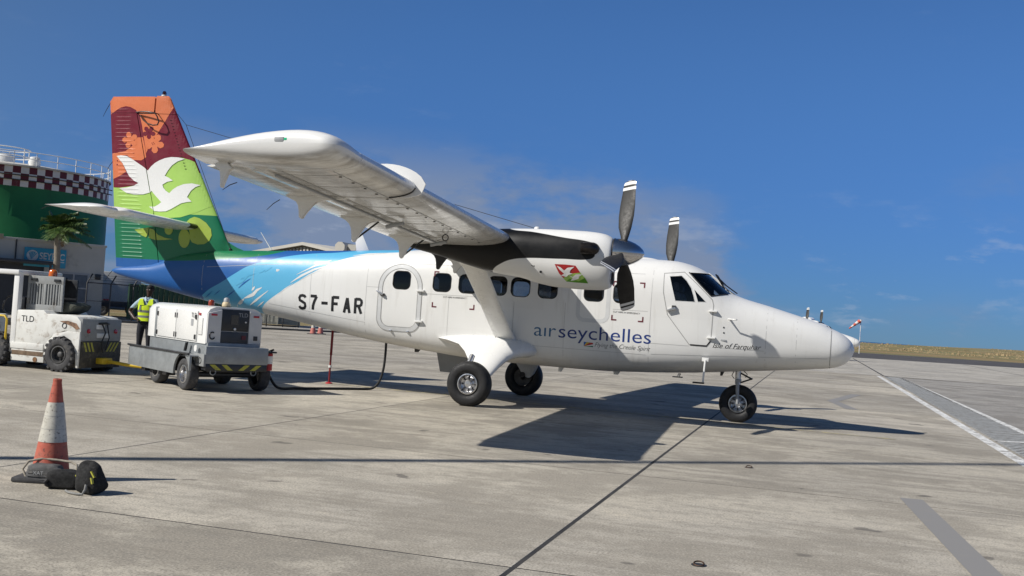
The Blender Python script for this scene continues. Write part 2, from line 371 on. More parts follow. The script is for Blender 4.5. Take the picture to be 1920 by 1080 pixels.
# strips beyond the last joint
sheet('asphalt_pavement', [(9.45, -34), (140, -34), (140, 52), (9.45, 36.0)], -0.004, M_asph)
far = [atz(1614, 671), atz(1920, 690)]
sheet('far_apron', [(-30, 36.52), (9.45, 36.52), (140, 53), (140, 150), (far[1].x+8, far[1].y+4), (far[0].x, far[0].y), (-30, 66)], -0.008, M_conc2)
sheet('taxiway', [(-70, 60), (9, 84), (27, 100), (160, 180), (260, 330), (20, 150), (-70, 100)], -0.03, M_taxi)
# tar lines of the far slabs
b = MB()
for (p, q, wd) in (((9.3, 36.5), (9.3, 86), 0.10), ((20.2, 40), (20.2, 96), 0.12), ((31, 48), (31, 104), 0.12), ((-1, 36.5), (-1, 74), 0.08)):
    b.add([(p[0]-wd/2, p[1], -0.003), (p[0]+wd/2, p[1], -0.003), (q[0]+wd/2, q[1], -0.003), (q[0]-wd/2, q[1], -0.003)], [(0, 1, 2, 3)])
b.build('sealed_joints', M_tar)['kind'] = 'structure'

# painted markings
def paint(name, c, wear=0.5, scale=5.0):
    t = NT(name); co = t.coord('World'); n = t.noise(co, scale, 8, 0.72); n2 = t.noise(co, 40, 4, 0.6)
    f = t.math('MULTIPLY', t.ramp(n, 0.34+0.22*wear, 0.30+0.34*wear+0.1, 1, 0.12), t.ramp(n2, 0.55, 0.8, 1, 0.45))
    t.color(t.mix(f, (0.27, 0.255, 0.23), c)); t.set(0.8, 0, 0.3); return t.m
M_wpaint = paint('white_road_paint', (0.74, 0.74, 0.71), 0.55); M_wfaint = paint('faded_white_paint', (0.43, 0.44, 0.43), 0.6, 9)
M_ypaint = paint('faded_yellow_paint', (0.46, 0.40, 0.22), 0.45, 6); M_gpaint = paint('grey_cover_paint', (0.25, 0.243, 0.232), 0.9, 4)
def strip(name, m, pts, z=0.004):
    b = MB()
    for k in range(0, len(pts), 4): b.add([(x, y, z) for x, y in pts[k:k+4]], [(0, 1, 2, 3)])
    o = b.build(name, m); o['kind'] = 'structure'; return o
def seg(p, q, wd):
    d = Vector((q[0]-p[0], q[1]-p[1])).normalized(); nrm = Vector((-d.y, d.x))*wd/2
    return [(p[0]+nrm.x, p[1]+nrm.y), (p[0]-nrm.x, p[1]-nrm.y), (q[0]-nrm.x, q[1]-nrm.y), (q[0]+nrm.x, q[1]+nrm.y)]
strip('white_line', M_wpaint, seg((9.10, -9), (9.0, 35.6), 0.20)); strip('white_line', M_wpaint, seg((10.3, -9), (10.0, 35.6), 0.18))
hp = []; rh = random.Random(2)
for k in range(146):
    y = -8.5 + k*0.30; hp += seg((9.24, y+rh.uniform(-.02, .02)), (10.12, y+0.14+rh.uniform(-.03, .03)), 0.20)
o = strip('hatched_marking', M_wfaint, hp)
strip('white_cross_line', M_wpaint, seg((9.25, 1.0), (10.15, 1.35), 0.22), 0.008)
strip('yellow_line', M_ypaint, seg((-4, 0.35), (7.4, -0.62), 0.14))
strip('painted_out_line', M_gpaint, seg((7.08, -8.05), (7.42, -13.5), 0.24)); 
c0, c1, c2 = atz(1606, 740), atz(1561, 752), atz(1598, 768)
strip('painted_out_arrow', M_gpaint, seg((c0.x, c0.y), (c1.x, c1.y), 0.30)+seg((c1.x, c1.y), (c2.x, c2.y), 0.30))
# tie-down rings set in small dark cups
for (x, y, lb) in ((5.30, -12.70, 'rusty tie-down ring in the slab nearest the camera'), (5.29, -6.76, 'small tie-down ring in the slab ahead of the wing shadow')):
    t = thing('tie_down_ring', lb, 'tie-down', (x, y, 0), 0, 'tie-down rings in the apron')
    MB().lathe([(0.0, .0015), (0.055, .0015), (0.055, .004), (0.0, .005)], 20).build('cup', M_darkmetal, t, smooth=40)
    MB().tube([(0.036*math.cos(a), 0.036*math.sin(a), 0.012+0.010*math.sin(a)) for a in np.linspace(0, 2*math.pi, 17)], 0.006, 6).build('ring', mat('rusty_steel', (0.10, 0.06, 0.04), 0.7, 0.6, var=0.3), t, smooth=60)
# ================================================================== the aircraft
plane = thing('propeller_aircraft', 'white high-wing twin-propeller aircraft with colourful tail parked in the foreground', 'airplane', (0, 0, 0), 0, 'twin-propeller aircraft on the apron')
ST = [ # x, z bottom, z top, half width, exponent bottom, exponent top
 (-9.10, 2.07, 2.11, .015, 2, 2), (-9.02, 2.03, 2.145, .045, 2, 2), (-8.6, 1.93, 2.20, .11, 2.2, 2.2), (-8.1, 1.825, 2.27, .18, 2.3, 2.3), (-7.7, 1.745, 2.40, .235, 2.35, 2.35), (-7.2, 1.65, 2.55, .295, 2.4, 2.4),
 (-6.4, 1.52, 2.65, .40, 2.6, 2.6), (-5.1, 1.355, 2.715, .555, 2.9, 2.8), (-4.0, 1.20, 2.765, .68, 3.2, 3.0), (-3.2, 1.07, 2.805, .765, 3.5, 3.2), (-2.3, .955, 2.855, .835, 3.9, 3.4),
 (-1.2, .85, 2.90, .87, 4.2, 3.6), (-.4, .79, 2.92, .875, 4.2, 3.6), (.8, .762, 2.925, .875, 4.2, 3.6), (1.9, .755, 2.925, .875, 4.2, 3.6), (3.0, .80, 2.935, .872, 4.0, 3.5),
 (3.35, .822, 2.925, .866, 3.9, 3.4), (3.6, .84, 2.885, .855, 3.8, 3.3), (3.85, .86, 2.80, .84, 3.6, 3.2), (4.1, .885, 2.655, .812, 3.4, 3.1), (4.36, .915, 2.43, .775, 3.2, 3.0), (4.5, .93, 2.355, .75, 3.1, 2.9),
 (5.2, 1.0, 2.165, .63, 2.7, 2.6), (5.7, 1.055, 2.03, .545, 2.5, 2.4), (6.06, 1.10, 1.925, .47, 2.3, 2.3), (6.24, 1.122, 1.852, .425, 2.2, 2.2), (6.4, 1.165, 1.785, .37, 2.1, 2.1), (6.52, 1.23, 1.71, .30, 2, 2), (6.60, 1.315, 1.635, .21, 2, 2), (6.645, 1.40, 1.565, .11, 2, 2), (6.665, 1.475, 1.50, .015, 2, 2)]
XS = [s[0] for s in ST]; FZ = [pchip(XS, [s[k] for s in ST]) for k in range(1, 6)]
NR = 96
def section(x):
    zb, zt, hw, nb, nt = [f(x) for f in FZ]; zc_, hz = (zb+zt)/2, (zt-zb)/2; out = []
    for k in range(NR):
        a = 2*math.pi*(k+0.5)/NR; c, s_ = math.cos(a), math.sin(a); e = 2/(nt if s_ > 0 else nb)
        out.append((x, hw*math.copysign(abs(c)**e, c), zc_ + hz*math.copysign(abs(s_)**e, s_)))
    return out
xs_f = sorted(set([round(x, 4) for x in np.concatenate([np.arange(-9.10, 6.0, 0.09), np.linspace(6.0, 6.665, 20), [6.665]])]))
fb = MB(); fb.rings([section(x) for x in xs_f]); fme = fb.mesh('fuselage'); fix(fme, smooth=180)
def bvh_of(me):
    bm = bmesh.new(); bm.from_mesh(me); t = BVHTree.FromBMesh(bm); bm.free(); return t
FB = bvh_of(fme)
def side(bvh, x, z, off=0.0, sgn=-1):            # point on the starboard (-1) or port (+1) skin
    h = bvh.ray_cast(Vector((x, sgn*6, z)), Vector((0, -sgn, 0)))
    if h[0] is None: return None
    return h[0] + h[1]*off*(1 if h[1].y*sgn > 0 else -1), h[1]
def onskin(bvh, px, py, Y=-.85):                 # where the camera's view through a pixel meets the skin
    h = bvh.ray_cast(CAM, ray(px, py).normalized()); return (h[0] if h[0] is not None else at(px, py, Y))

# ---- decals: flat outlines cut on a grid and laid on the skin
def decal(name, polys, bvh, m, parent, off=0.002, grid=0.08, zcuts=None, clip=None, label=None, sgn=-1, xcuts=None, surf=None):
    bm = bmesh.new()
    for poly in polys:
        vs = [bm.verts.new((p[0], 0, p[1])) for p in poly]
        try: bm.faces.new(vs)
        except ValueError: pass
    return _decal(name, bm, bvh, m, parent, off, grid, zcuts, clip, label, sgn, xcuts, surf)
def _decal(name, bm, bvh, m, parent, off, grid, zcuts, clip, label, sgn, xcuts=None, surf=None):
    for f in bm.faces: f.normal_update()
    bmesh.ops.triangulate(bm, faces=bm.faces, ngon_method='EAR_CLIP')
    if clip:
        c = Vector((sum(p[0] for p in clip)/len(clip), 0, sum(p[1] for p in clip)/len(clip)))
        for i in range(len(clip)):
            a, q = clip[i], clip[(i+1) % len(clip)]; nrm = Vector((q[1]-a[1], 0, -(q[0]-a[0])))
            if nrm.dot(c-Vector((a[0], 0, a[1]))) > 0: nrm = -nrm
            bmesh.ops.bisect_plane(bm, geom=bm.verts[:]+bm.edges[:]+bm.faces[:], plane_co=(a[0], 0, a[1]), plane_no=nrm, clear_outer=True)
            if not bm.faces: bm.free(); return None
    def cut(ax, vals):
        for v_ in vals:
            bmesh.ops.bisect_plane(bm, geom=bm.verts[:]+bm.edges[:]+bm.faces[:], plane_co=((v_, 0, 0) if ax == 0 else (0, 0, v_)), plane_no=((1, 0, 0) if ax == 0 else (0, 0, 1)))
    if grid:
        X = [v_.co.x for v_ in bm.verts]; Z = [v_.co.z for v_ in bm.verts]
        cut(0, xcuts if xcuts is not None else np.arange(math.floor(min(X)/grid)*grid, max(X), grid))
        cut(2, [q for q in zcuts if min(Z) < q < max(Z)] if zcuts is not None else np.arange(math.floor(min(Z)/grid)*grid, max(Z), grid))
    dead = []
    for v_ in bm.verts:
        if surf: v_.co = Vector((v_.co.x, -surf(v_.co.x, v_.co.z)-off, v_.co.z)); continue
        h = side(bvh, v_.co.x, v_.co.z, off, sgn)
        if h is None: dead.append(v_)
        else: v_.co = h[0]
    if dead: bmesh.ops.delete(bm, geom=dead, context='VERTS')
    if not bm.faces: bm.free(); return None
    bmesh.ops.recalc_face_normals(bm, faces=bm.faces)
    me = bpy.data.meshes.new(name); bm.to_mesh(me); bm.free()
    me.polygons.foreach_set('use_smooth', [surf is None]*len(me.polygons)); o = link(name, me, m, parent)
    if label: o['label'] = label
    return o
def stroke(pts, wd, closed=False, taper=False):   # polyline of width wd as a list of quads in (x, z)
    out = []; n = len(pts)
    P = [Vector((p[0], p[1])) for p in pts]; L_ = []; R_ = []
    for i, p in enumerate(P):
        a = P[(i-1) % n] if (closed or i > 0) else p; c = P[(i+1) % n] if (closed or i < n-1) else p
        d = (c-a)
        if d.length < 1e-9: d = Vector((1, 0))
        d.normalize(); nr = Vector((-d.y, d.x))
        k = 1.0 if not taper else max(0.08, math.sin(math.pi*(0.06+0.88*i/(n-1))))
        L_.append(p+nr*wd/2*k); R_.append(p-nr*wd/2*k)
    for i in range(n if closed else n-1):
        j = (i+1) % n; out.append([L_[i], L_[j], R_[j], R_[i]])
    return out
def rrect(x0, x1, z0, z1, r, n=5, rt=None):
    rt = rt or r; out = []
    for (cx_, cz_, a0, rr) in ((x1-r, z0+r, -90, r), (x1-rt, z1-rt, 0, rt), (x0+rt, z1-rt, 90, rt), (x0+r, z0+r, 180, r)):
        for k in range(n+1): a = R(a0+90*k/n); out.append((cx_+rr*math.cos(a), cz_+rr*math.sin(a)))
    return out
_txt = {}
def text_bm(body, shear=0.0, thin=0.0, space=1.0, bold=False):
    cu = bpy.data.curves.new('t', 'FONT'); cu.body = body; cu.size = 1; cu.shear = shear; cu.offset = thin; cu.space_character = space; cu.resolution_u = 4
    ob = bpy.data.objects.new('t', cu); COL.objects.link(ob); me = bpy.data.meshes.new_from_object(ob)
    bpy.data.objects.remove(ob); bpy.data.curves.remove(cu)
    bm = bmesh.new(); bm.from_mesh(me); bpy.data.meshes.remove(me)
    return bm
def text_decal(name, body, P0, P1, zh, bvh, m, parent, shear=0, thin=0, space=1.0, off=0.0025, label=None, cap=0.73):
    bm = text_bm(body, shear, thin, space); X = [v.co.x for v in bm.verts]; x0, x1 = min(X), max(X)
    d = Vector((P1[0]-P0[0], P1[1]-P0[1]))
    for v in bm.verts:
        t = (v.co.x-x0)/(x1-x0); y = v.co.y/cap*zh
        v.co = Vector((P0[0]+d.x*t, 0, P0[1]+d.y*t+y))
    return _decal(name, bm, bvh, m, parent, off, 0.12, None, None, label, -1)

def islands(o, name=None, label=None):            # every letter or mark becomes a part of its own
    if o is None: return
    bm = bmesh.new(); bm.from_mesh(o.data); bm.verts.ensure_lookup_table(); seen = set(); groups = []
    for v in bm.verts:
        if v in seen: continue
        st_ = [v]; seen.add(v); g = []
        while st_:
            q = st_.pop(); g.append(q)
            for e in q.link_edges:
                w2 = e.other_vert(q)
                if w2 not in seen: seen.add(w2); st_.append(w2)
        groups.append(g)
    if len(groups) > 1:
        for g in groups:
            idx = {v: i for i, v in enumerate(g)}; fs = {f for v in g for f in v.link_faces}
            me = bpy.data.meshes.new(name or o.name); me.from_pydata([v.co[:] for v in g], [], [[idx[v] for v in f.verts] for f in fs]); me.polygons.foreach_set('use_smooth', [True]*len(me.polygons))
            link(name or o.name.split('.')[0], me, o.data.materials[0], o.parent)
        bpy.data.objects.remove(o)
    bm.free()
# ---- cut the window openings out of the skin and keep the cut pieces as panes
wins = [rrect(c-.178, c+.178, 2.066, 2.408, .10) for c in (-1.87, -1.025, -.495, .10, .556, 1.09, 1.975, 2.53)]
ck1 = [(3.352, 2.604), (3.56, 2.628), (3.66, 2.54), (3.752, 2.413), (3.80, 2.28), (3.835, 2.165), (3.487, 2.163)]
ck2 = [(3.812, 2.387), (4.03, 2.176), (3.893, 2.169)]
shield = [(3.68, 2.70), (4.60, 2.735), (4.60, 2.395), (4.385, 2.345), (4.115, 2.285)]
def orient(p):
    a = sum(p[i][0]*p[(i+1) % len(p)][1]-p[(i+1) % len(p)][0]*p[i][1] for i in range(len(p))); return p if a > 0 else p[::-1]
fbm = bmesh.new(); fbm.from_mesh(fme); panes = []
for kind, poly in [('cabin_window', p) for p in wins]+[('cockpit_window', ck1), ('cockpit_quarter_window', ck2), ('windshield', shield)]:
    poly = orient(poly); X0, X1 = min(p[0] for p in poly), max(p[0] for p in poly); Z0, Z1 = min(p[1] for p in poly), max(p[1] for p in poly)
    fs = [f for f in fbm.faces if max(v.co.x for v in f.verts) >= X0 and min(v.co.x for v in f.verts) <= X1 and max(v.co.z for v in f.verts) >= Z0 and min(v.co.z for v in f.verts) <= Z1]
    for i in range(len(poly)):
        a, q = poly[i], poly[(i+1) % len(poly)]; fs = [f for f in fs if f.is_valid]
        g = set(fs)
        for f in fs: g.update(f.edges); g.update(f.verts)
        r_ = bmesh.ops.bisect_plane(fbm, geom=list(g), plane_co=(a[0], 0, a[1]), plane_no=(q[1]-a[1], 0, -(q[0]-a[0])), dist=1e-5)
        fs = [e for e in r_['geom'] if isinstance(e, bmesh.types.BMFace)]
    ins = []
    for f in fs:
        c = f.calc_center_median()
        if all((q[0]-a[0])*(c.z-a[1])-(q[1]-a[1])*(c.x-a[0]) > -1e-6 for a, q in zip(poly, poly[1:]+poly[:1])): ins.append(f)
    for sgn in (-1, 1):
        sel = [f for f in ins if f.calc_center_median().y*sgn > 0]; V = {}; Fp = []
        for f in sel:
            for v in f.verts: V.setdefault(v, len(V))
            Fp.append([V[v] for v in f.verts])
        if sel: panes.append((kind, poly, sgn, [v.co - v.normal*0.014 for v in V], Fp))
    bmesh.ops.delete(fbm, geom=ins, context='FACES')
loose = [v for v in fbm.verts if not v.link_faces]
bmesh.ops.delete(fbm, geom=loose, context='VERTS')
fbm.to_mesh(fme); fbm.free(); fme.polygons.foreach_set('use_smooth', [True]*len(fme.polygons)); fme.update()

# ---- fuselage paint: white, with the blue and green sweep towards the tail
def fuselage_mat():
    t = NT('fuselage_paint'); co = t.coord('Object'); sp = t.node('ShaderNodeSeparateXYZ'); t.l.new(co, sp.inputs[0]); x, z = sp.outputs[0], sp.outputs[2]
    def curve(pts):
        xn = t.ramp(x, -9.5, -1.5, 0, 1, False); n = t.node('ShaderNodeFloatCurve'); c = n.mapping.curves[0]; P = [((a+9.5)/8, (b-1.0)/2.2) for a, b in pts]
        c.points[0].location = P[0]; c.points[1].location = P[-1]
        for p in P[1:-1]: c.points.new(*p)
        n.mapping.update(); t.l.new(xn, n.inputs['Value']); return t.math('ADD', t.math('MULTIPLY', n.outputs[0], 2.2), 1.0)
    def P(lst): return [(q.x, q.z) for q in (onskin(FB, a, b) for a, b in lst)]
    e1 = [(-9.5, 1.0), (-5.35, 1.05)]+P([(492, 577), (520, 551), (560, 527), (600, 504), (640, 487), (680, 478.5), (720, 474.5), (760, 472)])+[(-1.5, 3.1)]
    e2 = [(-9.5, 1.0), (-7.5, 1.1)]+P([(345, 562), (385, 548), (415, 529), (440, 513), (470, 497), (500, 489), (540, 480.5), (580, 476), (640, 473)])+[(-1.5, 3.18)]
    e3 = [(-9.5, 2.36), (-7.2, 2.385), (-6.2, 2.46)]+P([(480, 481), (520, 474.5)])+[(-4.55, 2.80), (-1.5, 3.15)]
    def above(c): return t.ramp(t.math('SUBTRACT', z, c), -0.004, 0.004, 0, 1, False)
    n1 = t.noise(co, 1.3, 6, 0.6)
    wcol = t.mix(t.ramp(n1, 0.3, 0.7), sc(WHITE, 0.975), sc(WHITE, 1.01))
    # blotchy darker tone growing towards the belly, and faint streaks
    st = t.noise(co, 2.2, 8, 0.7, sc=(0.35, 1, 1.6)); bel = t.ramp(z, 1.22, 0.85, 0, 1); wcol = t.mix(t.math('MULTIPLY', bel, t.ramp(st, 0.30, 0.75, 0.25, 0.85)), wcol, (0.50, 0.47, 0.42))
    vst = t.noise(co, 3.0, 7, 0.7, sc=(2.4, 1, 0.22), off=(3, 0, 1)); wcol = t.mix(t.ramp(vst, 0.54, 0.76, 0, 0.34), wcol, (0.45, 0.43, 0.38))
    cx_ = t.math('FLOOR', t.math('DIVIDE', x, 1.03)); cz_ = t.math('FLOOR', t.math('DIVIDE', z, 0.46)); cb = t.node('ShaderNodeCombineXYZ'); t.l.new(cx_, cb.inputs[0]); t.l.new(cz_, cb.inputs[1]); wnz = t.node('ShaderNodeTexWhiteNoise'); t.l.new(cb.outputs[0], wnz.inputs['Vector'])
    wcol = t.mix(t.ramp(wnz.outputs['Value'], 0, 1, 0, 0.10, False), wcol, (0.50, 0.49, 0.46))
    col = t.mix(above(curve(e1)), wcol, (0.105, 0.42, 0.66)); col = t.mix(above(curve(e2)), col, (0.018, 0.108, 0.35)); col = t.mix(above(curve(e3)), col, (0.012, 0.18, 0.07))
    t.color(col); rn = t.noise(co, 4, 5, 0.6); t.set(t.ramp(rn, 0.3, 0.7, 0.34, 0.44), 0, 0.45, 0.0)
    h = t.noise(co, 2.6, 3, 0.5, sc=(1, 1, 1)); t.bump(h, 0.16, 0.02); return t.m
M_fus = fuselage_mat()
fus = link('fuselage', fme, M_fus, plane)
# cabin lining and floor
lbm = bmesh.new(); lbm.from_mesh(fme); lbm.normal_update(); mv = [(v, v.co - v.normal*0.035) for v in lbm.verts]
for v, c in mv: v.co = c
bmesh.ops.delete(lbm, geom=[f for f in lbm.faces if not (-3.0 < f.calc_center_median().x < 5.0)], context='FACES'); bmesh.ops.reverse_faces(lbm, faces=lbm.faces)
lme = bpy.data.meshes.new('cabin_lining'); lbm.to_mesh(lme); lbm.free(); link('cabin_lining', lme, mat('cabin_lining_grey', (0.10, 0.10, 0.105), 0.8, var=0.1), plane)
M_seat = mat('seat_fabric', (0.05, 0.055, 0.07), 0.9, var=0.2, scale=20); M_seat2 = mat('crew_seat_cover', (0.20, 0.20, 0.22), 0.95, var=0.15, scale=20)
MB().box(-2.2, 3.9, -.62, .62, 1.10, 1.13).build('cabin_floor', M_darkmetal, plane)
MB().prism([(4.02, 1.3), (4.28, 1.3), (4.24, 2.16), (4.08, 2.22), (3.98, 2.15)], 'y', -.60, .60).build('instrument_panel', M_black, plane, bevel=0.02)
for y in (-.42, .42):
    b = MB(); b.box(3.42, 3.86, y-.23, y+.23, 1.42, 1.56); b.prism([(3.44, 1.5), (3.58, 1.5), (3.54, 2.20), (3.48, 2.34), (3.38, 2.34), (3.36, 2.18)], 'y', y-.22, y+.22)
    b.box(3.38, 3.48, y-.13, y+.13, 2.36, 2.52); b.build('crew_seat', M_seat2, plane, bevel=0.045, seg=3)
    b = MB(); b.tube([(3.95, y, 1.1), (3.80, y, 1.75), (3.86, y, 1.85)], .025); b.tube([(3.84, y+.14*math.cos(a), 1.86+.10*math.sin(a)) for a in np.linspace(R(150), R(390), 12)], .016, 6); b.build('control_wheel', M_black, plane, smooth=60)
MB().box(3.02, 3.06, -.70, .70, 1.13, 2.70).build('cockpit_bulkhead', M_darkmetal, plane)
MB().box(3.25, 4.02, .735, .75, 2.0, 2.64).build('port_view_blocker', M_seat, plane)  # dark panel added to block the view out through the far-side windows
for x in (-1.35, -.6, .15, .9, 1.65, 2.35):
    for y in (-.52, .15, .55):
        MB().prism([(x-.18, 1.45), (x+.24, 1.45), (x+.24, 1.55), (x-.06, 1.55), (x-.16, 2.13), (x-.26, 2.13)], 'y', y-.19, y+.19).build('cabin_seat', M_seat, plane, bevel=0.04)
# panes and their rubber surrounds
for kind, poly, sgn, V, Fp in panes:
    b = MB(); b.add(V, Fp); o = b.build(kind, M_glass if kind == 'cabin_window' else M_clear, fus, smooth=180)
    c = Vector((sum(p[0] for p in poly)/len(poly), sum(p[1] for p in poly)/len(poly))); rs_ = [[], [], []]
    if kind == 'windshield':
        pl = [(3.68, 2.70), (3.80, 2.705), (3.93, 2.71), (4.0, 2.712)]; continue
    ok = True
    for p in poly:
        d = (Vector(p)-c); q = Vector(p)+d.normalized()*0.016
        h1, h2 = side(FB, q.x, q.y, 0.002, sgn), side(FB, p[0], p[1], 0, sgn)
        if not h1 or not h2: ok = False; break
        rs_[0].append(h1[0]); rs_[1].append(h2[0]+Vector((0, sgn*0.003, 0))); rs_[2].append(h2[0]-h2[1]*0.04)
    if ok:
        b = MB(); b.rings(rs_, False, False); b.build('window_seal', M_rubber if kind == 'cabin_window' else M_seal, fus, smooth=60)
# windshield centre post, edge frames and wipers
def roofpt(x, y):
    h = FB.ray_cast(Vector((x+3, y, 0)), Vector((-1, 0, 0))); return h
b = MB()
pts = []
for z in np.linspace(2.74, 2.36, 12):
    h = FB.ray_cast(Vector((8, 0.0, z)), Vector((-1, 0, 0))); pts.append(h[0]+Vector((.004, 0, .004)))
b.rings([[p+Vector((0.0, s*w_, 0))+Vector((d, 0, d)) for s, w_, d in ((-1, .035, .004), (1, .035, .004), (1, .03, -.03), (-1, .03, -.03))] for p in pts]); b.build('windshield_post', M_fus, fus, smooth=50)
for sgn in (-1, 1):
    pl = []
    for (x, z) in [(3.68, 2.70), (3.80, 2.582), (3.92, 2.468), (4.03, 2.364), (4.115, 2.285)]:
        h = side(FB, x, z, 0.003, sgn)
        if h: pl.append(h[0])
    if len(pl) > 2: MB().tube(pl, 0.012, 6).build('windshield_frame', M_darkmetal, fus, smooth=60)
    pl = []
    for x in np.linspace(4.115, 4.385, 10):
        h = side(FB, x, 2.285+(x-4.115)*0.06/0.27, 0.003, sgn)
        if h: pl.append(h[0])
    if len(pl) > 2: MB().tube(pl, 0.010, 6).build('windshield_frame', M_darkmetal, fus, smooth=60)
    q = [FB.ray_cast(Vector((8, sgn*y, z)), Vector((-1, 0, 0)))[0]+Vector((.03, 0, .03)) for y, z in ((.10, 2.36), (.13, 2.5), (.17, 2.64))]
    b = MB(); b.tube(q, .010, 6); b.tube([q[1]+Vector((0, -.02, -.08)), q[2]+Vector((-.03, .01, .05))], .014, 6); b.build('wiper', M_black, fus, smooth=60)

# ---- doors, seams and lettering on the starboard side
def ringpath(p, wd): return stroke(p, wd, True)
dr = rrect(-2.31, -1.47, 1.275, 2.505, .20, 8, .415)
door = decal('cabin_door', ringpath(dr, .075), FB, M_seal, plane, .004, .1, label='rounded rear cabin door outlined by a grey seal'); 
decal('door_seam', ringpath(rrect(-2.355, -1.425, 1.232, 2.548, .23, 8, .455), .012)+ringpath(rrect(-2.268, -1.512, 1.318, 2.465, .17, 8, .375), .010), FB, M_line, door, .0065, .1)
def block(name, x, z, l, h_, d, m, parent, rot=0.0, bev=0.008):
    p = side(FB, x, z)
    if p is None: return None
    p = p[0]; b = MB(); b.box(-l/2, l/2, -d, .01, -h_/2, h_/2); o = b.build(name, m, parent, bevel=bev); o.location = p; o.rotation_euler = (0, rot, 0); return o
for z in (2.05, 1.452): block('hinge', -1.45, z, .16, .035, .06, M_white, door)
block('door_handle', -2.30, 1.965, .16, .035, .075, M_alu, door, R(28)); block('door_latch', -2.24, 1.93, .06, .05, .05, M_darkmetal, door)
for x in (-2.05, -1.68): block('door_latch', x, 1.235, .05, .04, .03, M_alu, door)
fd = decal('emergency_exit', ringpath(rrect(1.695, 2.255, 1.70, 2.56, .12, 8), .075), FB, mat('grey_outline_paint', (0.60, 0.61, 0.61), .4, var=.04), plane, .003, .1, label='forward exit outlined by a broad grey band')
cdoor = [(3.246, 2.655), (3.60, 2.700), (3.84, 2.50), (4.142, 2.221), (4.172, 2.12), (4.163, 1.471), (4.10, 1.389), (3.784, 1.385), (3.36, 1.90), (3.262, 2.3)]
cd_ = decal('cockpit_door', stroke(cdoor, .014, True), FB, M_line, plane, .003, .1, label='cockpit door with a slanted lower edge')
decal('door_seam', stroke([(3.80, 1.383), (4.09, 1.380), (4.155, 1.47)], .026), FB, M_darkmetal, cd_, .005, .1)
for z in (2.015, 1.535): block('hinge', 4.17, z, .15, .03, .055, M_white, cd_)
block('door_handle', 3.43, 2.0, .16, .045, .06, M_alu, cd_, R(-20)); block('door_latch', 3.47, 2.04, .07, .07, .05, M_darkmetal, cd_)
seams = []
for pts in ([(-2.62, 1.15), (-2.62, 2.72)], [(-2.62, 2.07), (-2.36, 2.07)], [(-1.42, 2.0), (-.3, 2.0)], [(2.35, 1.935), (3.0, 1.935)], [(3.05, 1.0), (3.05, 2.7)], [(3.05, 1.36), (3.78, 1.36)], [(4.2, 1.37), (5.1, 1.36)], [(5.12, 1.02), (5.12, 2.12)], [(-.86, 1.1), (-.86, 1.95)],
            [(-5.0, 2.40), (-2.7, 2.50)], [(-6.5, 2.28), (-5.0, 2.40)], [(-4.9, 1.60), (-2.62, 1.36)], [(.45, 1.05), (.45, 1.9)], [(-3.9, 1.30), (-3.9, 2.65)], [(.45, 1.05), (.45, 1.95)], [(1.45, 1.0), (1.45, 2.0)], [(-.3, 1.16), (3.0, 1.14)], [(3.1, 1.16), (6.2, 1.30)], [(-2.6, 2.56), (2.9, 2.62)], [(5.65, 1.1), (5.65, 1.98)], [(-5.3, 1.42), (-5.3, 2.6)], [(-6.6, 1.62), (-6.6, 2.55)]): decal('panel_seam', stroke(pts, .007), FB, mat('faint_seam', (0.46, 0.46, 0.45), .5, var=.05), fus, .0022, .12)
decal('radome_joint', stroke([(6.245, z) for z in np.linspace(1.14, 1.84, 14)], .014), FB, M_line, fus, .003, .05)
marks = []
def corner(x, z, sx, sz, l=.10, w_=.026): marks.extend([[(x, z), (x+sx*l, z), (x+sx*l, z+sz*w_), (x, z+sz*w_)], [(x, z+sz*w_), (x+sx*w_, z+sz*w_), (x+sx*w_, z+sz*l), (x, z+sz*l)]])
corner(-1.205, 2.452, 1, -1); corner(-1.205, 1.745, 1, 1); corner(-.33, 1.745, -1, 1); corner(2.32, 2.46, 1, -1); corner(2.92, 2.46, -1, -1); corner(2.33, 1.728, 1, 1); corner(2.93, 1.728, -1, 1)
for k in range(0, len(marks), 2): decal('rescue_mark', marks[k:k+2], FB, M_maroonmark, fus, .003, .12)
C1 = text_decal('cut_here_lettering', 'CUT HERE IN EMERGENCY', (-.98, 1.945), (-.50, 1.945), .032, FB, M_letter, fus)
C2 = text_decal('cut_here_lettering', 'CUT HERE IN EMERGENCY', (2.36, 1.875), (2.86, 1.868), .032, FB, M_letter, fus)
C1['kind'] = C2['kind'] = 'stuff'
# registration in plain block strokes
def glyph(ch, x, z, w_, h_):
    def P(*q): return [(x+a*w_, z+c*h_) for a, c in q]
    if ch == 'S': return [P((1, .84), (.86, .96), (.5, 1), (.14, .96), (0, .8), (.08, .62), (.5, .52), (.92, .40), (1, .2), (.86, .04), (.5, 0), (.14, .04), (0, .16))]
    if ch == '7': return [P((0, 1), (1, 1)), P((1, 1.0), (.62, .55), (.45, .25), (.40, -.06))]
    if ch == '-': return [P((0, .5), (1, .5))]
    if ch == 'F': return [P((0, -.06), (0, 1.06)), P((0, 1), (1, 1)), P((0, .52), (.82, .52))]
    if ch == 'A': return [P((0, -.06), (.5, 1.04)), P((.5, 1.04), (1, -.06)), P((.2, .32), (.8, .32))]
    if ch == 'R': return [P((0, -.06), (0, 1.06)), P((0, 1), (.7, 1), (.95, .9), (1, .76), (.95, .6), (.7, .5), (0, .5)), P((.55, .5), (1, -.06))]
q = []
gx = [559.5, 580, 600.5, 621, 643, 663.5]; gw = [14.5, 15, 15.5, 16, 14.5, 16]; gt = [554, 555.5, 556.5, 558, 560, 561.5]; gb = [577.5, 578.5, 580, 582, 584.5, 586]
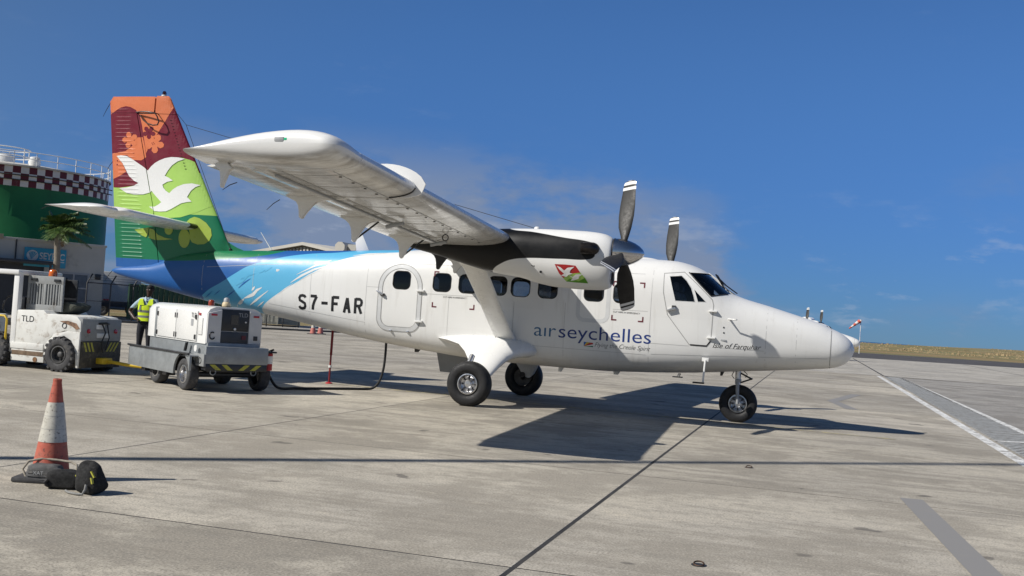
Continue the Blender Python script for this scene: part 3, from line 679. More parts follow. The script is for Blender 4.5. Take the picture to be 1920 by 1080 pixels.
for ch, a, w_, t_, b_ in zip('S7-FAR', gx, gw, gt, gb):
    p0, p1 = onskin(FB, a+2, b_), onskin(FB, a+w_-1, t_)
    for k, pl in enumerate(glyph(ch, p0.x, p0.z, p1.x-p0.x, p1.z-p0.z)): q += stroke(pl, .058)
    decal('registration_letter', q, FB, M_letter, fus, .004, .12); q = []
# airline name, motto with small flag, aircraft's name
def PX(a, b_): p = onskin(FB, a, b_); return (p.x, p.z)
islands(text_decal('airline_name_lettering', 'a\u0131r', PX(1001, 629), PX(1042, 632), .262, FB, M_steelblue, fus, thin=-.004, space=1.0), 'airline_name_letter')
islands(text_decal('airline_name_lettering', 'seychelles', PX(1047, 632.5), PX(1220, 645), .262, FB, M_navy, fus, thin=-.002, space=1.0), 'airline_name_letter')
MOT = text_decal('motto_lettering', 'Flying the Creole Spirit', PX(1115, 650), PX(1219, 658.5), .088, FB, M_letter, fus, shear=.35, thin=-.012)
islands(text_decal('aircraft_name_lettering', 'Isle of Farquhar', PX(1336, 652), PX(1427, 656.5), .098, FB, M_letter, fus, shear=.4, thin=-.004), 'aircraft_name_letter')
MOT['kind'] = 'stuff'
f0, f1, f2, f3 = PX(1094.5, 649), PX(1112, 651), PX(1112, 643), PX(1094.5, 640.5)
def lerp(a, c, t): return (a[0]+(c[0]-a[0])*t, a[1]+(c[1]-a[1])*t)
for nm, tri, m_ in (('flag_stripe', [f0, lerp(f3, f2, .33), f3], M_blue), ('flag_stripe', [f0, lerp(f3, f2, .66), lerp(f3, f2, .33)], M_yellow), ('flag_stripe', [f0, lerp(f2, f1, .33), f2, lerp(f3, f2, .66)], M_red), ('flag_stripe', [f0, lerp(f2, f1, .66), lerp(f2, f1, .33)], M_white), ('flag_stripe', [f0, f1, lerp(f2, f1, .66)], M_green)):
    decal(nm, [tri], FB, m_, fus, .003, .1)
# brush strokes where the blue breaks up
def brush(pts, wd, m, k=0, nm='paint_stroke'):
    decal(nm, stroke([PX(*p) for p in pts], wd, taper=True), FB, m, fus, .003+.0012*k, .12)
for pts, wd in (([(556, 515), (585, 501), (600, 495), (622, 488)], .035), ([(545, 530), (565, 517), (590, 505), (612, 499)], .05), ([(519, 553), (535, 541), (550, 531)], .018), ([(560, 527), (580, 515), (600, 507)], .02), ([(662, 479.5), (690, 476.5), (725, 474.5)], .03),
                ([(469, 572), (480, 563), (503, 545)], .045), ([(483, 575), (490, 569), (495, 565)], .03), ([(458, 559), (466, 556), (475, 552), (482, 544), (491, 539)], .07), ([(472, 545), (475, 541), (478, 537)], .05), ([(445, 574), (452, 566), (458, 560)], .07)): brush(pts, wd, M_white)
for pts, wd in (([(443, 535), (455, 527), (465, 516), (478, 513)], .05), ([(451, 524), (460, 518), (468, 514)], .03), ([(496, 510), (502, 505), (510, 501)], .04), ([(486, 512), (492, 509), (497, 506)], .03), ([(376, 560), (388, 549), (396, 542)], .06), ([(396, 556), (404, 547), (410, 543)], .07), ([(420, 551), (430, 541), (436, 537)], .05)): brush(pts, wd, M_sky, 1)
for pts, wd in (([(447, 540), (458, 530), (470, 522)], .03), ([(425, 556), (433, 550), (441, 544)], .03), ([(402, 553), (408, 548), (413, 544)], .022), ([(385, 558), (392, 552), (398, 546)], .022)): brush(pts, wd, M_blue, 2)
block('static_port_plate', onskin(FB, 521, 507).x, onskin(FB, 521, 507).z, .075, .05, .004, M_white, fus, bev=.002)
for a, c in ((1357, 614), (1357, 624), (1169, 700)): 
    p = onskin(FB, a, c)
    if p.y < -.3: block('static_port', p.x, p.z, .025, .025, .006, M_darkmetal, fus, bev=.002)
block('static_port_plate', onskin(FB, 1354, 638).x, onskin(FB, 1354, 638).z, .14, .03, .004, M_grey, fus, bev=.002)
# pitot mast on the nose side
p = onskin(FB, 1369, 599); b = MB(); b.tube([p, p+Vector((-.02, -.16, .0)), p+Vector((.14, -.17, 0.0))], [.018, .014, .012], 8); b.build('pitot_tube', M_white, plane, smooth=60)
# small blade aerials
def blade(name, x, z, h_, l, sweep, m=M_white, y=0.0, down=False):
    s_ = -1 if down else 1; b = MB()
    b.rings([[(x+l*.5, y, z), (x, y+.018, z), (x-l*.5, y, z), (x, y-.018, z)], [(x-sweep+l*.28, y, z+s_*h_), (x-sweep, y+.01, z+s_*h_), (x-sweep-l*.28, y, z+s_*h_), (x-sweep, y-.01, z+s_*h_)]]); return b.build(name, m, plane, bevel=.004)
p = at(681, 467, 0); blade('blade_aerial', p.x, FZ[1](p.x)-.02, .38, .30, .13)
p = at(635, 470, 0)
blade('blade_aerial', 1.3, .775, .10, .12, .03, M_white, -.2, True); blade('blade_aerial', 2.35, .785, .09, .16, .02, M_white, 0, True)
blade('blade_aerial', -1.75, .91, .09, .16, .03, M_darkmetal, 0, True); blade('drain_mast', 4.35, .93, .09, .08, .02, M_darkmetal, -.1, True)

# ---- fin and rudder
def naca(s_): s_ = max(0.0, min(1.0, s_)); return 5*(.2969*math.sqrt(s_)-.126*s_-.3516*s_**2+.2843*s_**3-.1036*s_**4)
f_LE = lambda z: np.interp(z, [2.30, 2.62, 2.72, 2.85, 5.94, 6.02], [-5.2, -5.62, -6.0, -6.27, -7.945, -8.03])
f_TE = lambda z: np.interp(z, [2.12, 5.87, 5.96], [-9.0, -9.50, -9.44])
f_HG = lambda z: np.interp(z, [2.1, 2.4, 3.463, 5.60], [-7.86, -7.90, -8.114, -8.745])
TH = 0.082
def f_y(x, z): L_, T_ = float(f_LE(min(z, 2.85) if z < 2.85 else z)), float(f_TE(z)); L_ = float(f_LE(max(z, 2.9))) if z < 2.9 else L_; c = L_-T_; return TH*c*naca((L_-x)/c)
zs = list(np.arange(2.30, 5.60, 0.055))+[5.60]
def finstrip(zs, x0f, x1f, ncol, capLE=True, bead=None):
    rs = []
    for z in zs:
        xs_ = [x1f(z)+(x0f(z)-x1f(z))*(0.5-0.5*math.cos(math.pi*k/(ncol-1))) for k in range(ncol)]
        a = []; c = []
        for x in xs_:
            y = max(f_y(x, z), .004) + (bead(x, z) if bead else 0)
            a.append((x, -y, z)); c.append((x, y, z))
        rs.append(a + c[::-1])
    return rs
# fin: from leading edge to hinge line
zf = list(np.linspace(2.30, 5.58, 60)); 
b = MB(); b.rings(finstrip(zf, f_LE, lambda z: f_HG(z)+.010, 30)); 
zt = list(np.linspace(5.585, 5.93, 8))+[5.97, 5.995]
rs_ = finstrip(zt, f_LE, lambda z: -8.27, 24)
for k, sq in ((-2, .75), (-1, .25)): rs_[k] = [(p[0], p[1]*sq, p[2]) for p in rs_[k]]
b.rings(rs_)
def fin_mat():
    t = NT('fin_paint'); co = t.coord('Object'); sp = t.node('ShaderNodeSeparateXYZ'); t.l.new(co, sp.inputs[0]); z = sp.outputs[2]
    c = t.mix(t.ramp(z, 2.375, 2.381, 0, 1, False), (0.018, 0.108, 0.35), (0.010, 0.165, 0.075))
    for zz_, cc in ((3.40, (0.36, 0.58, 0.12)), (4.32, (0.16, 0.010, 0.024)), (5.66, (0.66, 0.185, 0.075))): c = t.mix(t.ramp(z, zz_-.004, zz_+.004, 0, 1, False), c, cc)
    t.color(c); t.set(0.34, 0, .45, 0); return t.m
M_fin = fin_mat(); finb = b; fin = finb.build('fin', M_fin, plane, smooth=35)
# rudder with pressed stiffening beads and a horn at the top
beads = [2.42+.088*k for k in range(38)]; zr = [2.18, 2.25]
for bz in beads:
    if bz+.03 < 5.78: zr += [bz-.02, bz-.011, bz+.011, bz+.02, bz+.044]
zr = sorted(zr+[5.60, 5.80])
def bead(x, z):
    T_ = float(f_TE(z)); H_ = float(f_HG(z)) if z < 5.6 else -8.75
    if not (T_+.16 < x < T_+.16+.62*(H_-.02-T_-.16)): return 0
    for bz in beads:
        if abs(z-bz) < .013: return .0055
    return 0
rud_rows = []
def rowfor(z, x1, x0, ncut=26): 
    xs_ = [x1+(x0-x1)*k/(ncut-1) for k in range(ncut)]; a = [(x, -(max(f_y(x, z), .004)+bead(x, z)), z) for x in xs_]; c = [(x, (max(f_y(x, z), .004)+bead(x, z)), z) for x in xs_]; return a + c[::-1]
b = MB(); b.rings([rowfor(z, float(f_TE(z)), float(f_HG(min(z, 5.6)))-.010) for z in zr if z <= 5.60])
rr = [rowfor(z, float(f_TE(z)), -8.295) for z in [5.605]+[q for q in zr if q > 5.606 and q < 5.9]+[5.86]]
top = []
for (z, sq) in ((5.92, .85), (5.955, .5), (5.97, .12)): top.append([(p[0]+(0.02 if p[0] < -9.3 else 0), p[1]*sq, z) for p in rowfor(z, float(f_TE(min(z, 5.96))), -8.295)])
b.rings(rr+top); rudder = b.build('rudder', M_fin, plane, smooth=30)
bmr = bmesh.new(); bmr.from_mesh(fin.data); bmr.from_mesh(rudder.data); TB = BVHTree.FromBMesh(bmr); bmr.free()
finclip = [(-5.98, 2.72), (-6.30, 2.86), (-7.955, 5.90), (-8.01, 5.98), (-8.262, 5.98), (-8.262, 5.59), (float(f_HG(5.58))+.014, 5.575), (float(f_HG(3.463))+.014, 3.463), (-7.885, 2.40)]
fin1 = [(-6.30, 2.87), (-7.75, 5.575), (float(f_HG(5.575))+.014, 5.575), (float(f_HG(3.46))+.014, 3.46), (-7.88, 2.40), (-6.2, 2.40)]
fin1 = [(-6.285, 2.87), (-7.738, 5.58), (-8.725, 5.58), (-8.10, 3.463), (-7.885, 2.46), (-6.2, 2.46)]
# the hinge line is slightly concave, so the fin is clipped in two convex pieces
finA = [(-6.31, 2.88), (-6.622, 3.463), (-8.104, 3.463), (-7.893, 2.46), (-6.25, 2.46)]; finB = [(-6.622, 3.463), (-7.768, 5.58), (-8.729, 5.58), (-8.104, 3.463)]
finC = [(-7.765, 5.59), (-7.95, 5.93), (-8.03, 5.985), (-8.262, 5.985), (-8.262, 5.59)]
rudA = [(-7.925, 2.46), (-8.122, 3.463), (-9.168, 3.463), (-9.036, 2.46)]; rudB = [(-8.122, 3.463), (-8.752, 5.595), (-9.452, 5.595), (-9.168, 3.463)]; rudC = [(-8.30, 5.607), (-8.30, 5.968), (-9.42, 5.968), (-9.485, 5.86), (-9.452, 5.607)]
def Z2(u, v): p = at(180+u/3.375, 160+v/3.375, -.075); return (p.x, p.z)
def tail(nm, pts, m, layer, raw=False, polys=None):
    poly = polys or [[Z2(*p) for p in pts]]
    n = 0
    for par, clips in ((fin, (finA, finB, finC)), (rudder, (rudA, rudB, rudC))):
        for cl in clips:
            xc = None
            if par is rudder: xc = sorted(set(np.round(np.arange(-9.5, -7.8, .09), 3)))
            decal(nm, [list(q) for q in poly], TB, m, par, .004+.0022*layer, .06, zcuts=(zr if par is rudder else None), clip=cl, xcuts=xc, surf=(lambda x, z: max(f_y(x, z), .004)+bead(x, z)) if par is rudder else (lambda x, z: max(f_y(x, z), .004)))
def arc(cx_, cy_, rx, ry, a0, a1, n=12): return [(cx_+rx*math.cos(R(a)), cy_+ry*math.sin(R(a))) for a in np.linspace(a0, a1, n)]
def flower(cx_, cy_, r_, ph, n=5, inner=.42):
    out = []
    for k in range(n):
        a = ph+360*k/n
        out += [(cx_+r_*inner*math.cos(R(a-36)), cy_+r_*inner*math.sin(R(a-36))), (cx_+r_*.80*math.cos(R(a-26)), cy_+r_*.80*math.sin(R(a-26))), (cx_+r_*1.0*math.cos(R(a-9)), cy_+r_*1.0*math.sin(R(a-9))), (cx_+r_*1.0*math.cos(R(a+7)), cy_+r_*1.0*math.sin(R(a+7))), (cx_+r_*.80*math.cos(R(a+25)), cy_+r_*.80*math.sin(R(a+25)))]
    return out
tail('painted_lime_field', [(60, 440), (800, 440), (800, 742), (720, 768), (640, 806), (540, 836), (440, 842), (320, 812), (200, 790), (60, 762)], M_lime, 0)
tail('painted_maroon_field', [(50, 20), (800, 20), (800, 500), (630, 488), (590, 470), (545, 458), (480, 454), (400, 478), (330, 545), (300, 600), (250, 632), (140, 646), (60, 640)], M_darkred, 1)
tail('painted_coral_field', [(50, 20), (540, 20), (500, 110), (440, 225), (392, 305), (345, 365), (318, 430), (304, 340), (290, 250), (276, 190), (250, 155), (215, 136), (185, 130), (150, 138), (115, 158), (50, 205)], M_orange, 2)
tail('painted_coral_field', [(60, 432), (120, 425), (180, 415), (230, 380), (250, 330), (296, 328), (312, 400), (318, 455), (285, 475), (230, 470), (190, 440), (125, 445), (165, 500), (185, 545), (140, 572), (60, 606)], M_orange, 2)
tail('painted_flower', flower(372, 368, 62, 15), M_orange, 3); tail('painted_flower', flower(212, 345, 52, 40), M_orange, 3); tail('painted_flower', flower(336, 298, 42, 90), M_darkred, 4)
tail('painted_bird', [(122, 445), (150, 441), (190, 446), (225, 465), (262, 490), (300, 515), (330, 540), (350, 515), (375, 493), (405, 476), (440, 462), (480, 455), (525, 457), (563, 466), (520, 482), (485, 508), (460, 540), (440, 574), (465, 585), (492, 604), (455, 612), (425, 630), (432, 650), (447, 668), (470, 684), (490, 662), (520, 642), (560, 626), (610, 621), (660, 631), (630, 645), (605, 668), (582, 708), (610, 737), (580, 740), (545, 748), (515, 765), (480, 785), (450, 798), (410, 800), (372, 796), (355, 780), (338, 768), (375, 768), (400, 755), (418, 740), (395, 715), (372, 690), (355, 668), (346, 678), (300, 690), (240, 690), (190, 680), (140, 650), (190, 646), (240, 634), (268, 618), (235, 600), (205, 572), (188, 540), (165, 495)], M_white, 5)
tail('painted_petal', [(628, 833), (660, 842), (700, 870), (730, 910), (736, 950), (722, 985), (690, 1006), (650, 1008), (615, 995), (598, 965), (600, 930), (585, 890), (580, 865), (600, 845)], M_limeflower, 2)
tail('painted_petal', arc(566, 970, 36, 60, 0, 360, 20)[:-1], M_limeflower, 3); tail('painted_petal', arc(466, 915, 27, 32, 0, 360, 14)[:-1], M_limeflower, 3)
tail('painted_petal', [(240, 912), (335, 900), (332, 935), (318, 962), (290, 950), (262, 930)], M_limeflower, 3); tail('painted_petal', [(340, 905), (365, 912), (395, 945), (440, 965), (494, 975), (440, 980), (380, 980), (335, 965)], M_limeflower, 3)
dots = []
for (a, c) in ((365, 362), (372, 370), (362, 375), (356, 366), (335, 292), (330, 300), (340, 301)): dots.append([Z2(a+3, c), Z2(a, c+3), Z2(a-3, c), Z2(a, c-3)])
tail('flower_stamens', None, M_darkred, 6, polys=dots)
b = MB()
for k in range(17):
    s_ = k/16; p = Vector((0, 0, 0)); q = Z2(477+(572-477)*s_, 222+(530-222)*s_); h = side(TB, q[0], q[1], 0)
    if h: c = h[0]; b.add([(c.x+.03, c.y, c.z), (c.x-.03, c.y-.002, c.z-.012), (c.x-.03, c.y-.022, c.z), (c.x-.03, c.y-.002, c.z+.012)], [(0, 1, 2), (0, 2, 3), (1, 3, 2), (0, 3, 1)])
b.build('vortex_generators', M_black, fin)
# loop aerials either side of the fin, beacon and fin-tip cap
for sgn in (-1, 1):
    lp = [Z2(*p) for p in ((262, 173), (300, 171), (345, 174), (395, 182), (412, 205), (424, 238), (415, 258), (385, 260), (345, 247), (312, 222), (290, 192))]
    pts = []
    for i, (x, z) in enumerate(lp): pts.append((x, sgn*(f_y(x, z)+.06+.10*math.sin(math.pi*i/(len(lp)-1))), z))
    b = MB(); b.tube(pts, .016, 6); b.tube([(pts[3][0], sgn*.03, pts[3][2]), pts[3]], .012, 6); b.tube([(pts[0][0], sgn*.02, pts[0][2]), pts[0]], .012, 6); b.tube([(pts[-1][0], sgn*.02, pts[-1][2]), pts[-1]], .012, 6); b.build('loop_aerial', mat('brown_black_paint', (0.03, 0.012, 0.010), .4), fin, smooth=60)
p = at(308, 181, 0); b = MB(); b.lathe([(.06, 0), (.06, .03), (.045, .035)], 16, c=(p.x, 0, 5.985)).build('beacon_base', M_white, fin, smooth=40)
MB().lathe([(.042, .035), (.046, .08), (.03, .115), (0.004, .125)], 16, c=(p.x, 0, 5.985)).build('beacon', glass_mat('beacon_glass', (.75, .35, .32)), fin, smooth=60)
MB().lathe([(.02, .035), (.02, .09), (0.003, .1)], 10, c=(p.x, 0, 5.985)).build('beacon_bulb', M_darkmetal, fin)
def wick(a, bpt, parent, r_=.007): MB().tube([a, (Vector(a)+Vector(bpt))/2+Vector((0, 0, .015)), bpt], [r_, r_, r_*.6], 5).build('static_wick', M_black, parent, smooth=60)
wick((-9.49, 0, 5.83), (-9.66, 0, 5.52), rudder); wick((-9.07, 0, 2.12), (-9.27, -.0, 1.86), fus); wick((-9.31, 0, 4.52), (-9.44, 0, 4.33), rudder)

# ---- tailplane and elevators
def airfoil(le, c, zle, t_, y, inc=0.0, s0=0.0, s1=1.0, n=16, camber=0.0):
    up = []; lo = []
    for k in range(n):
        s_ = s0+(s1-s0)*(1-math.cos(math.pi*k/(n-1)))/2; th = t_*c*naca(s_); cm = camber*c*4*s_*(1-s_)*(1-.35*s_)
        x = le-c*s_; zz = zle-inc*s_*c
        up.append((x, y, zz+cm+th)); lo.append((x, y, zz+cm-th))
    return up + lo[::-1]
for sgn in (-1, 1):
    zr0 = 3.14; zt_ = 3.215 if sgn < 0 else 3.075
    zz = lambda y: zr0+(zt_-zr0)*abs(y)/3.1
    b = MB(); b.rings([airfoil(-6.96, 1.47, zz(y), .115, sgn*y, 0, 0, .60) for y in (0.0, .6, 1.4, 2.2, 2.5)]+[airfoil(-7.0, 1.43, zz(2.56), .10, sgn*2.56, 0, .0, .60), airfoil(-7.08, 1.35, zz(2.6), .05, sgn*2.6, 0, 0, .6)]); st = b.build('tailplane', M_white, plane, smooth=40)
    b = MB(); b.rings([airfoil(-6.96, 1.47, zz(y), .115, sgn*y, 0, .612, 1) for y in (.14, 1.0, 2.0, 2.62)])
    rs_ = [airfoil(-7.13, 1.30, zz(y), .125*k_, sgn*y, 0, 0, 1, 18) for y, k_ in ((2.64, 1), (2.9, 1), (3.02, .9))]+[airfoil(-7.16-.05*q, 1.27-.05*q, zz(y), .125*k_, sgn*y, 0, 0, 1, 18) for q, (y, k_) in enumerate(((3.08, .65), (3.12, .35), (3.135, .08)))]
    b.rings(rs_); el = b.build('elevator', M_white, plane, smooth=40)
    b = MB(); b.rings([[(p[0]+.004, p[1], p[2]) if False else (-6.96+(p[0]+6.96)*1.0+.006, p[1], zz(y)+(p[2]-zz(y))*1.06) for p in airfoil(-6.96, 1.47, zz(y), .115, sgn*y, 0, 0, .055, 10)] for y in (.11, .40)]); b.build('de_icing_boot', M_black, st, smooth=50)
    wick((-8.42, sgn*2.95, zz(2.95)), (-8.60, sgn*3.0, zz(3)-.08), el)

# ---- wings
zLE = lambda y: 2.80+.0565*abs(y)
def wing_mat():
    t = NT('wing_paint'); co = t.coord('Object'); n1 = t.noise(co, 1.2, 6, .6)
    col = t.mix(t.ramp(n1, .3, .7), sc(WHITE, .95), sc(WHITE, 1.0))
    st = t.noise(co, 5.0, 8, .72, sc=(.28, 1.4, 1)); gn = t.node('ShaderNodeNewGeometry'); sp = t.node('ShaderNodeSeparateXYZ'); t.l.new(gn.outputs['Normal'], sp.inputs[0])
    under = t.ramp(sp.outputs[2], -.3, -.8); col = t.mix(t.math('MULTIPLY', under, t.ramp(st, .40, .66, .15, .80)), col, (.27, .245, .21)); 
    t.color(col); t.set(t.ramp(st, .3, .7, .16, .34), 0, .5, .3); t.bump(t.noise(co, 7, 4, .6), .06, .01); return t.m
M_wing = wing_mat()
def wsec(y, c=1.98, s0=0, s1=1, n=22, th=.16, le=.97, dz=0.0): return airfoil(le, c, zLE(y)+dz, th, y, .058, s0, s1, n, .022)
def wlow(y, x):                                   # lower surface height
    s_ = (.97-x)/1.98; return zLE(y)-.058*s_*1.98+.022*1.98*4*s_*(1-s_)*(1-.35*s_)-.16*1.98*naca(s_)
for sgn in (-1, 1):
    b = MB(); ys_ = [0, .9, 2, 3, 4.2, 5.5, 6.8, 8, 9.0, 9.35]
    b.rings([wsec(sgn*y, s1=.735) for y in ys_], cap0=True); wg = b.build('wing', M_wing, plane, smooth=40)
    # tip fairing
    b = MB(); rs_ = [wsec(sgn*9.36, n=24)]
    for y, k_, dl, tr in ((9.45, 1.06, .0, 0), (9.60, 1.14, .0, 0.0), (9.74, 1.17, .01, 0), (9.82, 1.13, .03, .01), (9.87, 1.02, .05, .02), (9.90, .86, .08, .03), (9.92, .62, .13, .04), (9.93, .32, .20, .05), (9.933, .04, .28, .06)): rs_.append(wsec(sgn*y, c=1.98-dl-tr, le=.97-dl, th=.16*k_, n=24, dz=.03*(y-9.36)/.5))
    b.rings(rs_); tip = b.build('wing_tip', M_wing, plane, smooth=60)
    # trailing-edge surfaces: inner flap, outer aileron, set a little low behind a slot
    for nm, y0, y1 in (('flap', .92, 5.6), ('aileron', 5.64, 9.33)):
        b = MB(); b.rings([[(p[0]-.012, p[1], p[2]-.022) for p in airfoil(.97-1.98*.70, 1.98*.30, zLE(y)-.058*1.98*.70+.005, .20, sgn*y, .06, 0, 1, 14, .01)] for y in np.linspace(y0, y1, 6)]); b.build(nm, M_wing, plane, smooth=40)
        b = MB(); b.rings([[(p[0]-.006, p[1], p[2]-.045) for p in airfoil(.97-1.98*.60, 1.98*.105, zLE(y)-.058*1.98*.60-.045, .22, sgn*y, .05, 0, 1, 10, .0)] for y in np.linspace(y0, y1, 6)]); b.build('fore_'+nm, M_wing, plane, smooth=40)
    # hinge brackets hanging under the trailing edge
    for y, tip_ in ((9.55, .27), (7.55, .30), (5.85, .37), (3.95, .37), (2.15, .34), (1.2, .30)):
        zb = lambda x: wlow(y, x)
        kt = tip_/.37; poly = [(.06, zb(.06)+.03), (-.05, zb(-.05)-.018), (-.22, zb(-.2)-.032), (-.36, zb(-.36)-.05), (-.45, zb(-.45)-.095*kt), (-.52, zb(-.5)-.17*kt), (-.575, zb(-.55)-.255*kt), (-.62, zb(-.6)-tip_+.03), (-.64, zb(-.6)-tip_-.005), (-.665, zb(-.6)-tip_-.015), (-.69, zb(-.6)-tip_+.005), (-.70, zb(-.7)-.26*kt), (-.715, zb(-.7)-.18*kt), (-.75, zb(-.75)-.12*kt), (-.81, zb(-.8)-.075), (-.92, zb(-.9)-.035), (-.62, zb(-.6)+.05)]
        if y > 9: poly = [(-.66+(x_+.66)*.42, z_) for x_, z_ in poly if x_ < -.3]
        b = MB(); b.prism(poly, 'y', sgn*y-.035, sgn*y+.035); br = b.build('hinge_bracket', M_black if y < 3.2 and y > 2 else M_wing, plane, bevel=.012)
        if y in (5.85, 3.95):
            MB().tube([(-.35, sgn*(y-.2), zb(-.4)-.02), (-.66, sgn*(y-.04), zb(-.6)-tip_+.03)], .014, 6).build('push_rod', M_darkmetal, br, smooth=60)
            MB().tube([(-.15, sgn*(y+.03), zb(-.2)-.12), (.12, sgn*(y+.03), zb(.1)-.05)], .03, 8).build('actuator', M_grey, br, smooth=60)
    b = MB()
    for y0, y1, z0 in ((3.4, 9.2, .0),): b.tube([(-.18, sgn*y, wlow(y, -.18)-.035) for y in np.linspace(y0, y1, 8)], .018, 6)
    b.build('control_rod', M_grey, wg, smooth=60)
    # wing fence round the leading edge
    yF = 7.65; n = 22; outer = []; inner = []
    for k in range(n):
        s_ = k/(n-1)
        if s_ < .72: q = (1-s_/.72); sc_ = q*.55; x = .97-1.98*sc_*.9; zz_ = zLE(yF)-.058*sc_*1.98+.022*1.98*4*sc_*(1-sc_)+.16*1.98*naca(sc_*.9); hgt = .155*math.sin(math.pi*min(1, (s_/.72)*.62+.02))
        else: q = (s_-.72)/.28; sc_ = q*.13; x = .97-1.98*sc_; zz_ = zLE(yF)-.16*1.98*naca(sc_)+.01; hgt = .145*(1-q)**.8
        inner.append((x-.0, zz_)); nrm = Vector((x-.40, (zz_-zLE(yF))*2.2)).normalized(); outer.append((x+nrm.x*hgt, zz_+nrm.y*hgt))
    poly = inner + outer[::-1]; b = MB()
    for k in range(n-1):
        b.add([(inner[k][0], sgn*yF-.012, inner[k][1]), (inner[k+1][0], sgn*yF-.012, inner[k+1][1]), (outer[k+1][0], sgn*yF-.012, outer[k+1][1]), (outer[k][0], sgn*yF-.012, outer[k][1]),
               (inner[k][0], sgn*yF+.012, inner[k][1]), (inner[k+1][0], sgn*yF+.012, inner[k+1][1]), (outer[k+1][0], sgn*yF+.012, outer[k+1][1]), (outer[k][0], sgn*yF+.012, outer[k][1])], [(0, 1, 2, 3), (7, 6, 5, 4), (3, 2, 6, 7), (0, 4, 5, 1), (0, 3, 7, 4), (1, 5, 6, 2)])
    b.build('wing_fence', M_white, wg, smooth=50)
    MB().tube([(p[0]+.004, sgn*(yF+.03), p[1]) for p in [(x, zLE(yF)-.16*1.98*naca((.97-x)/1.98)-.002) for x in np.linspace(.969, .62, 10)]], .010, 5).build('fence_seal', M_black, wg, smooth=60)
    # riveted panel line, fuel vents, tie-down ring and pitot wires on the underside
    b = MB()
    for k in range(16):
        y = 3.6+k*.36; x = .55; b.lathe([(.020, -.006), (.020, .0)], 8, c=(x, sgn*y, wlow(y, x)-.001))
    b.build('fastener_row', M_darkmetal, wg)
    b = MB(); 
    for x in (.60, -.05): b.tube([(x, sgn*y, wlow(y, x)-.001) for y in np.linspace(3.35, 9.3, 12)], .004, 4)
    for y in np.linspace(4.1, 9.1, 8): b.tube([(x, sgn*y, wlow(y, x)-.001) for x in np.linspace(.62, -.35, 8)], .0035, 4)
    b.build('panel_seam', M_line, wg)
    MB().tube([(.30+.05*math.cos(a), sgn*4.55, wlow(4.55, .3)-.06+.05*math.sin(a)) for a in np.linspace(0, 2*math.pi, 14)], .009, 6).build('tie_down_eye', M_darkmetal, wg, smooth=60)
    # navigation light at the tip
    p = at(535, 262, -9.90)
    MB().lathe([(.034, 0), (.034, .03), (.022, .05), (.003, .06)], 14, 'x', (p.x+.0, sgn*9.90, p.z)).build('navigation_light', mat('green_lens' if sgn < 0 else 'red_lens', (.02, .55, .25) if sgn < 0 else (.5, .03, .03), .08, coat=1), tip, smooth=60)
    MB().box(p.x-.12, p.x+.0, sgn*9.905-.035, sgn*9.905+.035, p.z-.032, p.z+.032).build('light_housing', M_grey, tip, bevel=.02)
    for y, x, l in ((9.0, -.80, .16), (7.55, -1.0, .10)): wick((x, sgn*y, zLE(y)-.13-l*.8), (x-.16, sgn*(y+.05), zLE(y)-.36), wg, .006)

# ---- engine nacelles
YE, ZE, XP = 2.93, 2.846, 2.87
NS = [(-1.15, 2.86, 2.80, .03), (-.9, 2.90, 2.75, .12), (-.25, 3.0, 2.61, .26), (.1, 3.08, 2.52, .31), (.6, 3.14, 2.405, .36), (1.2, 3.172, 2.325, .385), (1.35, 3.175, 2.28, .385), (1.8, 3.178, 2.212, .385), (2.2, 3.173, 2.20, .372), (2.42, 3.158, 2.203, .35), (2.55, 3.135, 2.212, .325), (2.63, 3.10, 2.235, .30), (2.67, 3.07, 2.265, .28), (2.685, 3.05, 2.30, .262)]
NF = [pchip([s[0] for s in NS], [s[k] for s in NS]) for k in (1, 2, 3)]
def nac_mat(sgn):
    t = NT('nacelle_paint'); co = t.coord('Object'); sp = t.node('ShaderNodeSeparateXYZ'); t.l.new(co, sp.inputs[0]); x, z = sp.outputs[0], sp.outputs[2]
    def curve(pts):
        xn = t.ramp(x, -1.3, 2.9, 0, 1, False); n = t.node('ShaderNodeFloatCurve'); c = n.mapping.curves[0]; P = [((a+1.3)/4.2, (b_-2.0)/1.4) for a, b_ in pts]
        c.points[0].location = P[0]; c.points[1].location = P[-1]
        for p in P[1:-1]: c.points.new(*p)
        n.mapping.update(); t.l.new(xn, n.inputs['Value']); return t.math('ADD', t.math('MULTIPLY', n.outputs[0], 1.4), 2.0)
    U = curve([(-1.3, 3.38), (.6, 3.35), (.95, 3.14), (1.35, 3.105), (1.9, 3.03), (2.30, 2.985), (2.42, 2.95), (2.47, 2.85), (2.9, 2.85)])
    Lw = curve([(-1.3, 2.0), (.45, 2.02), (.66, 2.42), (.86, 2.55), (1.05, 2.62), (1.25, 2.65), (1.9, 2.67), (2.36, 2.69), (2.44, 2.74), (2.47, 2.85), (2.9, 2.86)])
    f = t.math('MULTIPLY', t.ramp(t.math('SUBTRACT', U, z), -.004, .004, 0, 1, False), t.ramp(t.math('SUBTRACT', z, Lw), -.004, .004, 0, 1, False))
    n1 = t.noise(co, 2, 6, .6); wc = t.mix(t.ramp(n1, .3, .7), sc(WHITE, .95), WHITE); g = t.noise(co, 4, 8, .7); wc = t.mix(t.ramp(g, .60, .8, 0, .5), wc, (.38, .35, .30))
    t.color(t.mix(f, wc, (.004, .004, .0045))); t.set(t.ramp(g, .3, .7, .36, .5), 0, .3, 0); return t.m
M_nac = nac_mat(-1)
